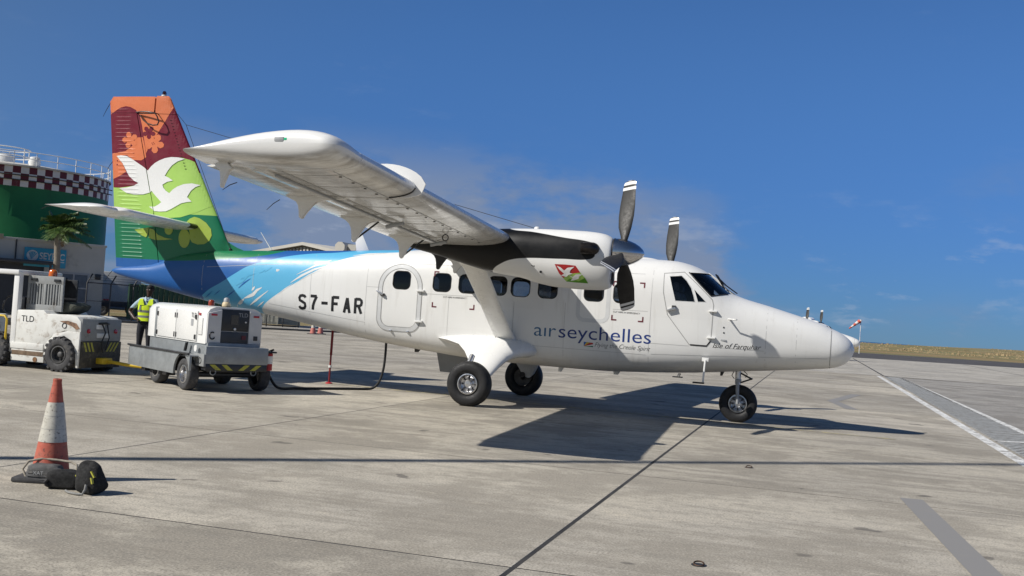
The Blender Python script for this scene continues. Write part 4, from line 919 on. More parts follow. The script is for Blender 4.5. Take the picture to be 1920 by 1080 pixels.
for sgn in (-1, 1):
    def nsec(x, n=40):
        zt_, zb_, hw = NF[0](x), NF[1](x), NF[2](x); zc_, hz = (zt_+zb_)/2, (zt_-zb_)/2; out = []
        for k in range(n):
            a = 2*math.pi*k/n; c, s_ = math.cos(a), math.sin(a); e = 2/2.5; kk = 1.0 if s_ > -.2 else 1-.22*(-s_-.2)
            out.append((x, sgn*YE+hw*kk*math.copysign(abs(c)**e, c), zc_+hz*math.copysign(abs(s_)**e, s_)))
        return out
    b = MB(); b.rings([nsec(x) for x in list(np.linspace(-1.15, 2.5, 50))+[2.55, 2.59, 2.63, 2.655, 2.67, 2.68, 2.685]]); nac = b.build('engine_nacelle', M_nac, plane, smooth=60)
    NB = bvh_of(nac.data)
    b = MB(); b.lathe([(1, 0), (1, .02), (.86, .02), (.80, -.04)], 24, 'x', (2.678, 0, 0), cap=False); b.v = [(x, sgn*YE+y*.175, 2.415+z*.115) for x, y, z in b.v]; b.build('air_intake_lip', M_alu, nac, smooth=50)
    b = MB(); b.lathe([(1, 0), (1, .006)], 24, 'x', (2.684, 0, 0)); b.v = [(x, sgn*YE+y*.15, 2.415+z*.095) for x, y, z in b.v]; b.build('air_intake', M_black, nac)
    # exhaust stubs on both flanks
    for s2 in (-1, 1):
        y0 = sgn*YE+s2*.27; b = MB(); pts = [(2.42, y0, 2.86), (2.40, y0+s2*.08, 2.865), (2.34, y0+s2*.145, 2.865), (2.22, y0+s2*.17, 2.86)]; b.tube(pts, [.10, .105, .10, .095], 16, caps=False); b.tube(pts, [.09, .095, .09, .085], 16, caps=False)
        b.build('exhaust_stub', mat('burnt_steel', (.05, .042, .038), .42, .8, var=.3), nac, smooth=60)
        b = MB(); b.lathe([(.0, 0), (.085, 0)], 14, 'x', (2.30, y0+s2*.155, 2.862), cap=False); b.build('exhaust_bore', M_black, nac)
    if sgn < 0:
        NP = lambda a, c: (lambda h: (h.x, h.z))(onskin(NB, a, c, -3.28))
        Q = [NP(1040, 495), NP(1079, 498), NP(1103, 530), NP(1061, 528)]
        em = decal('airline_emblem', [[NP(1040, 495), NP(1060, 496), NP(1079, 498), NP(1088, 511), NP(1072, 514), NP(1056, 521), NP(1048, 512)]], NB, M_red, nac, .003, .1, label='red and green emblem with two white birds')
        decal('emblem_field', [[NP(1056, 521), NP(1072, 513), NP(1088, 511), NP(1096, 520), NP(1103, 531), NP(1082, 529.5), NP(1062, 527.5)]], NB, M_lime, nac, .0045, .1)
        decal('emblem_field', [[NP(1062, 527.5), NP(1068, 522), NP(1085, 527), NP(1097, 521), NP(1103, 531), NP(1082, 529.5)]], NB, mat('mid_green_paint', (.10, .30, .02), .35), nac, .006, .1)
        decal('emblem_bird', [[NP(1044, 498), NP(1051, 501), NP(1058, 507), NP(1064, 502), NP(1077, 500), NP(1070, 506), NP(1068, 511), NP(1074, 513), NP(1066, 515), NP(1062, 519), NP(1052, 516), NP(1058, 513), NP(1050, 506)]], NB, M_white, nac, .008, .1)
        decal('emblem_bird', [[NP(1066, 515), NP(1074, 519), NP(1080, 514), NP(1093, 514), NP(1086, 518), NP(1085, 522), NP(1077, 525), NP(1070, 526), NP(1074, 521)]], NB, M_white, nac, .008, .1)
    MB().lathe([(.05, 0), (.05, .03), (.03, .05)], 14, c=(1.35, sgn*YE, 3.165)).build('filler_cap', M_white, nac, smooth=50)
    MB().lathe([(.022, -.005), (.022, .008)], 10, 'y', (1.55, sgn*(YE+.33), 2.44)).build('drain_port', M_black, nac)
    b = MB(); b.tube([(1.42+.045*math.cos(a), sgn*(YE+.355), 2.585+.055*math.sin(a)) for a in np.linspace(0, 2*math.pi, 12)], .008, 5).build('lift_ring', M_darkmetal, nac, smooth=60)
    # propeller: feathered blades and polished spinner
    pr = thing('propeller', None, None, (0, 0, 0)); pr.parent = plane
    sp_ = [(.232, -.16), (.232, -.10), (.222, 0), (.198, .09), (.165, .17), (.12, .245), (.07, .30), (.03, .323), (.004, .33)]
    MB().lathe(sp_, 40, 'x', (XP, sgn*YE, ZE)).build('spinner', M_steel, pr, smooth=60)
    MB().lathe([(.236, -.175), (.236, -.162)], 40, 'x', (XP, sgn*YE, ZE)).build('spinner_backplate', M_darkmetal, pr, smooth=40)
    for k in range(3):
        phi = R(-15+120*k) if sgn < 0 else R(-12+120*k)
        ax = Vector((0, -math.sin(phi), math.cos(phi))); tn = Vector((0, math.cos(phi), math.sin(phi))); hub = Vector((XP-.03, sgn*YE, ZE)); fw = Vector((1, 0, 0))
        rs_ = []; 
        for r_, ch, tw, th in ((.12, .10, 5, .09), (.22, .105, 5, .085), (.30, .15, 9, .06), (.45, .235, 13, .042), (.65, .285, 18, .032), (.85, .295, 23, .025), (1.05, .275, 27, .019), (1.18, .262, 29, .016), (1.25, .245, 30, .013), (1.283, .19, 31, .009), (1.295, .09, 31, .005)):
            t_ = R(tw); cd__ = fw*math.cos(t_)-tn*math.sin(t_); nn = cd__.cross(ax); c0 = hub+ax*r_; ring = []
            for j in range(14):
                a = 2*math.pi*j/14; ring.append(c0+cd__*(ch/2*math.cos(a)-.012*(r_ > .3))+nn*(th/2*math.sin(a)*(1+.3*math.cos(a))))
            rs_.append(ring)
        b = MB(); b.rings(rs_); bl = b.build('blade', mat('prop_blade_grey', (.028, .027, .025), .5, var=.15, spec=.35), pr, smooth=50)
        def band(r0, r1):
            out = []
            for r_ in (r0, r1):
                for q in range(len(rs_)-1):
                    ra = [.12, .22, .30, .45, .65, .85, 1.05, 1.18, 1.25, 1.283, 1.295]
                    if ra[q] <= r_ <= ra[q+1]:
                        t_ = (r_-ra[q])/(ra[q+1]-ra[q]); ring = [rs_[q][j]*(1-t_)+rs_[q+1][j]*t_ for j in range(14)]; c = sum(ring, Vector())/14; out.append([c+(p-c)*1.02+(p-c).normalized()*.0012 for p in ring]); break
            return out
        MB().rings(band(1.12, 1.175), False, False).build('tip_band', M_white, bl, smooth=60)
        MB().rings(band(1.215, 1.25)+band(1.27, 1.294), False, True).build('tip_band', M_white, bl, smooth=60)
    # wing strut
    b = MB(); A0, A1 = Vector((.34, sgn*.80, 1.16)), Vector((.20, sgn*2.86, 2.60)); rs_ = []
    for t_, ch, th in ((0, .48, .15), (.06, .42, .11), (.14, .40, .09), (.5, .40, .09), (.9, .43, .09), (1.0, .58, .12)):
        c = A0.lerp(A1, t_); ax = (A1-A0).normalized(); nn = Vector((1, 0, 0)).cross(ax).normalized()
        rs_.append([c+Vector((1, 0, 0))*(ch/2*math.cos(a))+nn*(th/2*math.sin(a)*(1+.25*math.cos(a))) for a in np.linspace(0, 2*math.pi, 20, endpoint=False)])
    b.rings(rs_); b.build('wing_strut', M_white, plane, smooth=50)

# ---- landing gear
def wheel(parent, c, rad, wid, rimr, sgn, name='wheel', flat=.012):
    prof = []; hw = wid/2
    for a in np.linspace(-150, 150, 30):
        aa = R(a); rr_ = (rad+rimr)/2+((rad-rimr)/2)*math.copysign(abs(math.cos(aa))**.80, math.cos(aa)); prof.append((rr_, hw*math.copysign(abs(math.sin(aa))**.75, math.sin(aa))))
    b = MB(); b.lathe(prof, 48, 'y', c, cap=False)
    b.v = [(x, y, max(z, .002)) for x, y, z in b.v]
    w_ = thing(name, None, None); w_.parent = parent
    b.build('tyre', M_rubber, w_, smooth=60)
    b = MB(); o_ = sgn
    pr_ = [(rimr*1.05, .30), (rimr*1.02, .42), (rimr*.93, .43), (rimr*.86, .34), (rimr*.78, .17), (rimr*.55, .10), (rimr*.42, .14), (rimr*.40, .30), (rimr*.30, .36), (.001, .37)]
    b.lathe([(r_, o_*h_*wid) for r_, h_ in pr_], 36, 'y', c, cap=False); b.build('rim', M_alu, w_, smooth=35)
    b = MB()
    for k in range(8):
        a = 2*math.pi*k/8; q = (c[0]+rimr*.62*math.sin(a), c[1]+o_*wid*.12, c[2]+rimr*.62*math.cos(a)); b.lathe([(.016, 0), (.016, o_*.03)], 6, 'y', q)
    b.build('wheel_nuts', M_darkmetal, w_)
    b = MB(); b.lathe([(rimr*1.03, -o_*wid*.35), (rimr*.5, -o_*wid*.30), (.001, -o_*wid*.30)], 30, 'y', c, cap=False); b.build('brake_drum', M_darkmetal, w_, smooth=40)
    return w_
for sgn in (-1, 1):
    leg = []
    def ring(y, pts): return [(x, sgn*y, z) for x, z in pts]
    def lens(x0, x1, z0, z1, tilt, n=20, xm=.5):
        out = []
        for k in range(n):
            a = 2*math.pi*k/n; c, s_ = math.cos(a), math.sin(a); u_ = .5+.5*c; hh = min(1, 1.9*(u_**.85)*((1-u_)**.45))
            out.append((x0+(x1-x0)*u_, (z0+z1)/2+(z1-z0)/2*math.copysign(hh, s_)*(1 if abs(s_) > 1e-6 else 0)+tilt*(u_-.5)))
        return out
    b = MB(); b.rings([ring(.70, lens(-1.08, .98, .86, 1.34, -.10)), ring(.90, lens(-1.02, .92, .88, 1.34, -.12)), ring(1.02, lens(-.78, .78, .86, 1.32, -.12)), ring(1.16, lens(-.50, .62, .82, 1.25, -.11)), ring(1.32, lens(-.32, .52, .75, 1.10, -.09)), ring(1.46, lens(-.20, .44, .66, .95, -.07)), ring(1.58, lens(-.12, .37, .56, .80, -.05)), ring(1.67, lens(-.05, .29, .44, .66, -.03)), ring(1.70, lens(.0, .22, .38, .56, 0))])
    lg = b.build('main_gear_leg', M_white, plane, smooth=50)
    MB().tube([(0.03, sgn*1.62, .46), (0, sgn*1.80, .40)], .06, 12).build('axle', M_darkmetal, lg, smooth=50)
    MB().tube([(-.12, sgn*1.45, .90), (-.14, sgn*1.60, .72)], [.05, .045], 12).build('brake_line_boot', M_alu, lg, smooth=50)
    MB().tube([(.17, sgn*1.02, 1.27), (.30, sgn*1.28, 1.02), (.28, sgn*1.45, .80)], .006, 5).build('fairing_seam', M_line, lg)
    wheel(plane, (0, sgn*1.88, .402), .412, .30, .185, sgn, 'main_wheel')
ng = thing('nose_gear', None, None); ng.parent = plane
MB().tube([(4.63, 0, .98), (4.635, 0, .70)], .055, 14).build('oleo_strut', M_alu, ng, smooth=50)
for y in (-.135, .135): MB().tube([(4.64, y, .78), (4.645, y*1.25, .60), (4.66, y*1.25, .35)], [.03, .034, .028], 10).build('fork_leg', M_grey, ng, smooth=50)
MB().box(4.59, 4.69, -.17, .17, .745, .80).build('fork_crown', M_grey, ng, bevel=.02)
b = MB(); b.bar((4.66, 0, .92), (4.88, 0, .82), .06, .03); b.bar((4.88, 0, .82), (4.67, 0, .73), .05, .03); b.tube([(4.88, -.05, .82), (4.88, .05, .82)], .02, 8); b.build('torque_link', M_darkmetal, ng, bevel=.006)
b = MB(); b.tube([(4.56, -.05, .95), (4.52, -.06, .86), (4.57, -.06, .80)], .008, 5); b.tube([(4.73, -.05, .96), (4.80, -.06, .90), (4.77, -.05, .84)], .008, 5); b.build('hydraulic_hose', M_black, ng, smooth=60)
wheel(plane, (4.66, 0, .345), .352, .24, .165, -1, 'nose_wheel')
# crew step, airstair hanging open on the far side
b = MB(); b.bar((4.09, -.83, 1.13), (4.075, -.86, .73), .085, .03); stp = b.build('crew_step', M_white, plane, bevel=.008); MB().box(3.90, 4.10, -.97, -.83, .70, .725).build('tread', M_rubber, stp, bevel=.006); MB().box(4.03, 4.15, -.85, -.78, 1.10, 1.17).build('bracket', M_white, stp, bevel=.006)
b = MB(); b.bar((3.62, -.6, .84), (3.60, -.64, .78), .05, .02); b.box(3.50, 3.68, -.70, -.58, .765, .785); b.build('step_bracket', M_darkmetal, plane, bevel=.004)
b = MB(); b.prism([(-1.78, 1.12), (-1.60, .41), (-.915, .40), (-.90, 1.12)], 'y', .98, 1.04); air = b.build('airstair_door', M_grey, plane, bevel=.01)
for z in (.52, .78): MB().box(-1.62, -.93, 1.04, 1.22, z, z+.03).build('stair_tread', M_darkmetal, air, bevel=.005)

# ---- wire aerials
p0 = at(333, 214, 0); p1 = at(433, 468, 0); p2 = at(349, 234, 0); p3 = at(1030, 427, -.4)
b = MB(); b.tube([(p0.x, 0, p0.z), (p2.x, 0, p2.z), (2.4, -.2, 2.99)], .006, 5); b.tube([(p2.x, 0, p2.z), (p1.x, -.03, p1.z)], .006, 5); b.lathe([(.025, -.03), (.03, 0), (.015, .03)], 8, c=(p1.x, -.03, p1.z)); b.build('wire_aerial', M_darkmetal, plane)
q = at(518, 466, .3); q2 = at(497, 437, .3); b = MB(); b.tube([(q.x, .1, q.z-.05), (q2.x, .12, q2.z)], [.012, .007], 6); b.build('whip_aerial', M_white, plane, smooth=60)

# ---- a second aircraft of the same kind, far behind: only its nose and propeller tips show past the first one
def copy_tree(o, parent, skip):
    if o.name.split('.')[0] in skip: return None
    c = o.copy(); COL.objects.link(c); c.parent = parent
    for ch in list(o.children): copy_tree(ch, c, skip)
    return c
SKIP = {'painted_lime_field', 'painted_maroon_field', 'painted_coral_field', 'crew_seat', 'cabin_seat', 'control_wheel', 'cabin_lining', 'cabin_floor', 'static_wick', 'wheel_nuts', 'cut_here_lettering', 'rescue_marks', 'panel_seams', 'panel_seam', 'fastener_row', 'painted_bird', 'painted_flower', 'painted_petal', 'flower_stamens', 'motto_lettering', 'flag_stripe', 'paint_stroke', 'wire_aerial', 'airstair_door', 'static_port', 'static_port_plate', 'aircraft_name_lettering', 'vortex_generators', 'registration_lettering', 'step_bracket'}
nose = at(1613, 640, 72.0); yaw2 = R(-11)
plane2 = copy_tree(plane, None, SKIP); plane2.rotation_euler = (0, 0, yaw2); plane2.location = (nose.x-6.65*math.cos(yaw2), nose.y-6.65*math.sin(yaw2), 0.0)
tag(plane2, 'white aircraft parked far off, only its nose showing past the near nose cone', 'airplane', 'twin-propeller aircraft on the apron')
# ================================================================== things on the apron
def letters(parent, body, mtx, size, m, name='lettering', shear=0, thin=0):
    bm = text_bm(body, shear, thin); X = [v.co.x for v in bm.verts]; x0 = min(X)
    for v in bm.verts: v.co = Vector(((v.co.x-x0)*size, 0, v.co.y*size))
    me = bpy.data.meshes.new(name); bm.to_mesh(me); bm.free(); o = link(name, me, m, parent); o.matrix_local = mtx; o['kind'] = 'stuff'; return o
def place(x, y, z, rz=0.0): return Matrix.Translation((x, y, z)) @ Matrix.Rotation(rz, 4, 'Z')
M_worn = mat('scraped_white_paint', (.70, .70, .66), .5, var=.06, scale=2, dirt=(.24, .17, .11), dirt_amt=.55, dscale=5, bump=.05)
M_galv = mat('galvanised_steel', (.30, .32, .33), .42, .35, var=.12, scale=5, dirt=(.20, .20, .19), dirt_amt=.3, dscale=3)
M_greyw = mat('worn_grey_paint', (.26, .27, .27), .5, var=.08, dirt=(.12, .10, .08), dirt_amt=.45, dscale=5)
M_grime = mat('greasy_grime', (.05, .045, .035), .65, var=.4, scale=7, dirt=(.16, .14, .08), dirt_amt=.5, dscale=9)
M_hiyel = mat('faded_hazard_yellow', (.42, .40, .05), .55, var=.1, dirt=(.10, .09, .06), dirt_amt=.45, dscale=9)
M_char = mat('charcoal_panel', (.022, .024, .028), .35, var=.15)
M_amber = mat('amber_lens', (.62, .13, .01), .15, var=.1, coat=.8)
M_redlens = mat('red_lens_plastic', (.40, .008, .02), .15, coat=.8)
def gwheel(parent, c, rad, wid, rimr, sgn, mrim, lugs=0, tyre=M_rubber2):
    w_ = thing('wheel', None, None); w_.parent = parent; prof = []; hw = wid/2
    for a in np.linspace(-150, 150, 26):
        aa = R(a); prof.append(((rad+rimr)/2+((rad-rimr)/2)*math.copysign(abs(math.cos(aa))**.6, math.cos(aa)), hw*math.copysign(abs(math.sin(aa))**.6, math.sin(aa))))
    b = MB(); b.lathe(prof, 40, 'y', c, cap=False)
    for k in range(lugs):
        a = 2*math.pi*k/lugs
        for s_ in (-1, 1):
            a2 = a+(math.pi/lugs if s_ > 0 else 0); d = Vector((math.sin(a2), 0, math.cos(a2))); t_ = Vector((math.cos(a2), 0, -math.sin(a2)))
            p = Vector(c)+d*(rad-.03)+Vector((0, s_*hw*.62, 0)); q = [p+t_*x+Vector((0, y, 0))+d*z for x, y, z in ((-.03, -hw*.36, 0), (.03, -hw*.36, 0), (.03, hw*.36, 0), (-.03, hw*.36, 0), (-.025, -hw*.34, .045), (.025, -hw*.34, .045), (.025, hw*.34, .045), (-.025, hw*.34, .045))]
            b.add(q, [(0, 3, 2, 1), (4, 5, 6, 7), (0, 1, 5, 4), (1, 2, 6, 5), (2, 3, 7, 6), (3, 0, 4, 7)])
    b.v = [(x, y, max(z, .002)) for x, y, z in b.v]; b.build('tyre', tyre, w_, smooth=50)
    b = MB(); b.lathe([(rimr*1.08, sgn*wid*.30), (rimr*1.04, sgn*wid*.44), (rimr*.92, sgn*wid*.45), (rimr*.84, sgn*wid*.30), (rimr*.80, sgn*wid*.05), (rimr*.40, sgn*wid*.08), (rimr*.34, sgn*wid*.25), (rimr*.24, sgn*wid*.30), (.001, sgn*wid*.30)], 30, 'y', c, cap=False); b.build('rim', mrim, w_, smooth=40)
    b = MB()
    for k in range(6): a = 2*math.pi*k/6; b.lathe([(.017, 0), (.017, sgn*.03)], 6, 'y', (c[0]+rimr*.58*math.sin(a), c[1]+sgn*wid*.07, c[2]+rimr*.58*math.cos(a)))
    o = b.build('wheel_nuts', M_darkmetal, w_); o['kind'] = 'stuff'; return w_

# ---- ground power unit: local x along its length (end panel at +x), y across, origin under the near rear wheel
g = thing('ground_power_unit', 'white ground power unit trailer with black control panel and galvanised skirt under the tail', 'power unit', (-4.53, -3.88, 0), math.atan2(-.559, .829))
b = MB(); b.box(-2.25, .36, .16, 1.16, .62, .86); b.build('chassis', M_galv, g, bevel=.02)
b = MB(); b.box(-2.45, .30, .20, 1.12, .34, .62); b.build('underframe', M_darkmetal, g, bevel=.02)
# canopy with sloping roof edges and rounded nose
b = MB(); prof = [(.14, .83), (.14, 1.36), (.19, 1.44), (.30, 1.485), (1.02, 1.485), (1.13, 1.44), (1.18, 1.36), (1.18, .83)]
rs_ = []
for x, k_, dz in ((-2.42, .90, -.07), (-2.38, .95, -.03), (-2.28, .985, -.008), (-2.1, 1, 0), (.30, 1, 0)): rs_.append([(x, .66+(y-.66)*k_, .83+(z-.83)*(1+dz)) for y, z in prof])
b.rings(rs_); cano = b.build('canopy', M_white, g, smooth=40)
MB().box(-1.98, -1.88, .128, .2, .84, 1.40).build('corner_post', M_galv, cano, bevel=.01)
for (x0, x1) in ((-1.85, -.98), (-.955, -.05)):
    d_ = MB().box(x0, x1, .118, .15, .86, 1.385).build('canopy_door', M_white, g, bevel=.008)
    for z in (.93, 1.28):
        xh = x1-.03 if x0 < -1.5 else x0+.03; MB().box(xh-.012, xh+.012, .105, .13, z-.045, z+.045).build('hinge', M_darkmetal, d_, bevel=.003)
        xl = x0+.03 if x0 < -1.5 else x1-.04; MB().box(xl-.025, xl+.025, .10, .13, z-.04, z+.04).build('latch', M_darkmetal, d_, bevel=.006)
pl_ = MB().box(-.02, .16, .122, .15, .98, 1.28).build('access_plate', M_white, g, bevel=.012)
MB().box(-.02, .06, .125, .145, 1.32, 1.36).build('marker_light', M_redlens, g, bevel=.006)
letters(g, 'TLD', place(-.30, .114, 1.27), .12, M_letter); MB().box(-.30, -.20, .114, .12, 1.12, 1.24).build('notice_plate', M_grey, cano)
# end face: white corner posts round a dark control panel
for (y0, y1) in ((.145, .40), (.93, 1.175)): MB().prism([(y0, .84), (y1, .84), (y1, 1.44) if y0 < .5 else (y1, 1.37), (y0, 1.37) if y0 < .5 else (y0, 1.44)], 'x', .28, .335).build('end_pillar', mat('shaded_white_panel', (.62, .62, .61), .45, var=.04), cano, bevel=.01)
cp = MB().box(.26, .318, .405, .925, 1.07, 1.455).build('control_panel', M_char, g, bevel=.01)
MB().box(.26, .322, .405, .925, .85, 1.06).build('lower_panel', mat('slate_panel', (.04, .045, .055), .4), g, bevel=.01)
letters(cp, 'TLD', place(.3185, .72, 1.33, R(90)), .10, M_grey)
for (y, z, r_) in ((.66, 1.11, .022), (.86, 1.24, .015)):
    MB().lathe([(r_, 0), (r_, .02), (0.002, .024)], 12, 'x', (.316, y, z)).build('knob', M_white, cp, smooth=40)
b = MB(); b.box(.318, .324, .58, .72, 1.19, 1.36); b.build('display_window', mat('dark_glass', (.01, .012, .015), .08, coat=1), cp)
for y0 in (.20, 1.0): MB().box(.335, .345, y0, y0+.11, 1.33, 1.365).build('tail_light', M_redlens, g, bevel=.004)
MB().tube([(.345,   .24+.05*math.cos(a), .98+.06*math.sin(a)) for a in np.linspace(R(60), R(330), 14)], .012, 7).build('cable_hook', M_black, g, smooth=60)
MB().box(.323, .335, .80, .88, .93, 1.0).build('no_entry_notice', M_maroonmark, g); MB().box(.337, .347, 1.02, 1.10, .92, 1.0).build('socket', M_darkmetal, g, bevel=.01)
# galvanised bumper with the hazard band
bp = MB().box(.34, .54, .06, 1.24, .50, .80).build('bumper', M_galv, g, bevel=.012)
hb = MB().box(.35, .535, .07, 1.23, .385, .50).build('hazard_band', M_char, g, bevel=.004)
for k, (y0, dr_) in enumerate(((.14, 1), (.36, 1), (.80, -1), (1.02, -1))):
    MB().add([(.5385, y0, .49), (.5385, y0+.10, .49), (.5385, y0+.10+dr_*.12, .395), (.5385, y0+dr_*.12, .395)], [(0, 1, 2, 3)]).build('hazard_stripe', M_hiyel, hb)
for y in (.22, .98): MB().tube([(.52, y+.05*math.cos(a), .36+.05*math.sin(a)) for a in np.linspace(0, 2*math.pi, 14)], .010, 6).build('towing_eye', M_galv, g, smooth=60)
# side skirt with the wheel arch, dark name panel behind it
def arch(x0, x1, z0, z1, cx_, r_): return [(x0, z0), (x0, z1), (x1, z1), (x1, z0+.10), (cx_+r_, z0+.10)]+[(cx_+r_*math.cos(R(a)), .30+r_*math.sin(R(a))) for a in np.linspace(10, 170, 14)]+[(cx_-r_, z0)]
sk = MB().prism(arch(-2.50, .32, .26, .60, -.02, .33), 'y', -.13, -.09).build('side_skirt', M_galv, g, bevel=.008)
MB().box(-2.5, .32, -.13, .16, .60, .625).build('skirt_shelf', M_galv, g, bevel=.006)
MB().tube([(-2.54, -.14, .64), (.30, -.14, .645)], .018, 8).build('hand_rail', M_darkmetal, g, smooth=60)
MB().box(-2.50, -2.46, -.13, 1.3, .30, .60).build('front_plate', M_galv, g, bevel=.01)
np_ = MB().box(.10, .54, .03, .07, .45, .66).build('name_panel', M_greyw, g, bevel=.006); letters(np_, 'TLD', place(.16, .026, .49), .16, M_letter)
for x in (-1.75, -.75): MB().box(x-.09, x+.09, -.12, .05, .20, .27).build('fork_pocket', M_black, g, bevel=.006)
MB().prism([(-.42, .66), (-.36, .66), (-.30, .82), (-.36, .82)], 'y', .06, .10).build('hand_brake', M_black, g, bevel=.01); MB().lathe([(.06, 0), (.06, -.01)], 16, 'y', (.02, .10, .735)).build('round_plate', M_white, g)
for (x, y, s_) in ((0, .0, -1), (0, 1.36, 1), (-1.40, .06, -1), (-1.40, 1.30, 1)): gwheel(g, (x, y, .28), .282, .20, .155, s_, M_alu)
MB().tube([(0, .1, .28), (0, 1.26, .28)], .05, 10).build('axle', M_darkmetal, g); MB().tube([(-1.4, .1, .28), (-1.4, 1.26, .28)], .05, 10).build('axle', M_darkmetal, g)
be = MB().lathe([(.075, 0), (.075, .06), (.06, .09), (.05, .095)], 16, c=(-.28, .75, 1.485)).build('beacon_base', mat('cream_plastic', (.55, .45, .28), .5), g, smooth=40)
MB().lathe([(.10, .0), (.10, .015)], 16, c=(-.28, .75, 1.48)).build('beacon_plate', M_black, g); MB().lathe([(.052, .09), (.05, .15), (.03, .17), (.002, .175)], 16, c=(-.28, .75, 1.485)).build('beacon_lens', M_grey, g, smooth=50)
MB().lathe([(.06, 0), (.06, .09), (.04, .11), (.002, .112)], 14, c=(-1.35, .95, 1.485)).build('amber_beacon', mat('dark_amber_lens', (.25, .035, .008), .2, coat=.6), g, smooth=50)
ext = MB().tube([(.38, 1.33, .40), (.38, 1.33, .70), (.38, 1.33, .74)], [.075, .075, .04], 14).build('fire_extinguisher', M_red, g, smooth=40)
MB().lathe([(.0765, .06), (.0765, .20)], 14, c=(.38, 1.33, .46), cap=False).build('extinguisher_label', M_white, ext, smooth=40)
MB().box(  .26, .50, 1.24, 1.43, .715, .745).build('extinguisher_bracket', M_black, g, bevel=.01); MB().bar((.38, 1.33, .74), (.46, 1.38, .78), .03).build('extinguisher_valve', M_black, ext)
b = MB(); b.bar((-2.48, .66, .36), (-3.3, .66, .16), .07); b.build('tow_bar', M_yellow, g, bevel=.01)

# power cable from the unit to the socket under the cabin
p = [Vector((-3.72, -2.55, .35)), Vector((-3.6, -2.35, .06)), Vector((-3.45, -1.9, .03)), atz(560, 722, .03), atz(620, 721.5, .03), atz(680, 723, .03), atz(700, 719, .05), atz(715, 703, .18), atz(722, 688, .30), atz(727, 665, .62)]
q = at(727, 642, -.3); pts = [p[0], p[1], p[2]]
base = [(-3.2, -1.4, .025), (-2.9, -.9, .025), (-2.65, -.55, .025), (-2.5, -.42, .05), (-2.40, -.36, .18), (-2.345, -.32, .42), (-2.33, -.30, .70), (-2.33, -.30, 1.0)]
pts += [Vector(v) for v in base]
sm = []
for i in range(len(pts)-1):
    a0, a1, a2, a3 = pts[max(i-1, 0)], pts[i], pts[i+1], pts[min(i+2, len(pts)-1)]
    for t_ in np.linspace(0, 1, 7, endpoint=False): sm.append(.5*((2*a1)+(a2-a0)*t_+(2*a0-5*a1+4*a2-a3)*t_**2+(3*a1-a0-3*a2+a3)*t_**3))
cab = MB().tube(sm+[pts[-1]], .026, 8).build('power_cable', M_rubber, None, smooth=60); tag(cab, 'black power cable running from the ground power unit up to the aircraft belly', 'cable')
# red tail stand under the rear fuselage
ts = thing('tail_stand', 'slim red tail support post standing under the rear fuselage', 'support stand', (-5.274+1.45, 3.426-3.1, 0))
ts.location = (at(621, 660, 0.3).x, .3, 0)
MB().tube([(0, 0, .03), (0, 0, .62)], .020, 10).build('lower_tube', mat('dull_red_paint', (.20, .012, .014), .5), ts, smooth=50); MB().tube([(0, 0, .60), (0, 0, 1.16)], .027, 10).build('upper_tube', mat('dull_red_paint', (.20, .012, .014), .5), ts, smooth=50)
MB().lathe([(.075, 0), (.075, .02), (.03, .035)], 16).build('foot', M_red, ts, smooth=40); MB().lathe([(.036, 0), (.036, .05)], 10, c=(0, 0, .34), cap=False).build('white_band', M_white, ts)

# ---- tow tractor: axes as the aircraft's, tail end at +x
tr_ = thing('tow_tractor', 'battered white tow tractor with louvred guard and orange beacon beside the power unit', 'tow tractor', (-8.07, -2.75, 0), R(-2))
W_ = 1.20
b = MB(); b.prism([(-1.14, .42), (-1.14, 1.14), (-.50, 1.17), (-.42, 1.10), (.10, 1.12), (.30, 1.09), (.40, 1.0), (.41, .80), (.02, .80), (-.30, .66), (-.40, .42)], 'y', .0, W_); b.build('body', M_worn, tr_, bevel=.02)
b = MB(); b.prism([(-1.22, .14), (-1.22, .40), (-.46, .40), (-.42, .28), (-.42, .14)], 'y', .0, W_); b.build('lower_side', M_worn, tr_, bevel=.015)
MB().box(-1.24, -.44, -.015, .06, .38, .50).build('side_step', M_worn, tr_, bevel=.012)
MB().box(-1.20, -.44, -.004, .1, .255, .345).build('rub_strip', mat('worn_timber', (.16, .11, .07), .8, var=.3, scale=9), tr_, bevel=.006)
b = MB(); b.prism([(-.42, .30), (-.36, .55), (-.2, .72), (.10, .80), (.41, .80), (.41, .10), (.36, .10), (.33, .40), (.22, .62), (.04, .70), (-.15, .62), (-.30, .45), (-.34, .30)], 'y', -.02, .30); b.build('wheel_arch', M_worn, tr_, bevel=.012)
tail_ = MB().box(.10, .45, .02, W_-.02, .10, .62).build('rear_ballast', M_grime, tr_, bevel=.02)
rb = MB().box(.12, .425, .02, W_-.02, .62, 1.06).build('rear_bodywork', M_greyw, tr_, bevel=.02)
for k in range(3):
    for y0 in (.05, .85):
        x = .453; MB().add([(x, y0+k*.10, .60), (x, y0+.05+k*.10, .60), (x, y0-.08+k*.10 if y0 > .5 else y0+.13+k*.10, .42), (x, y0-.13+k*.10 if y0 > .5 else y0+.08+k*.10, .42)], [(0, 1, 2, 3)]).build('hazard_stripe', M_hiyel, tail_)
for y in (.20, 1.0): MB().lathe([(.045, 0), (.045, .02), (.002, .028)], 14, 'x', (.423, y, .82)).build('tail_light', M_redlens, rb, smooth=40)
MB().box(.42, .433, .42, .66, .86, .95).build('number_plate', M_white, rb, bevel=.004); MB().box(.42, .435, .45, .82, .69, .78).build('reflective_plate', M_white, rb, bevel=.004)
b = MB(); b.tube([(.46, .55, .96), (.51, .60, .80), (.50, .52, .62), (.51, .56, .40)], .016, 7); b.tube([(.46, .70, .96), (.51, .72, .70), (.51, .64, .45)], .014, 7); b.tube([(.43, .48, .97), (.49, .62, .99), (.43, .78, .97)], .02, 7); b.build('hitch_cable', M_black, rb, smooth=60)
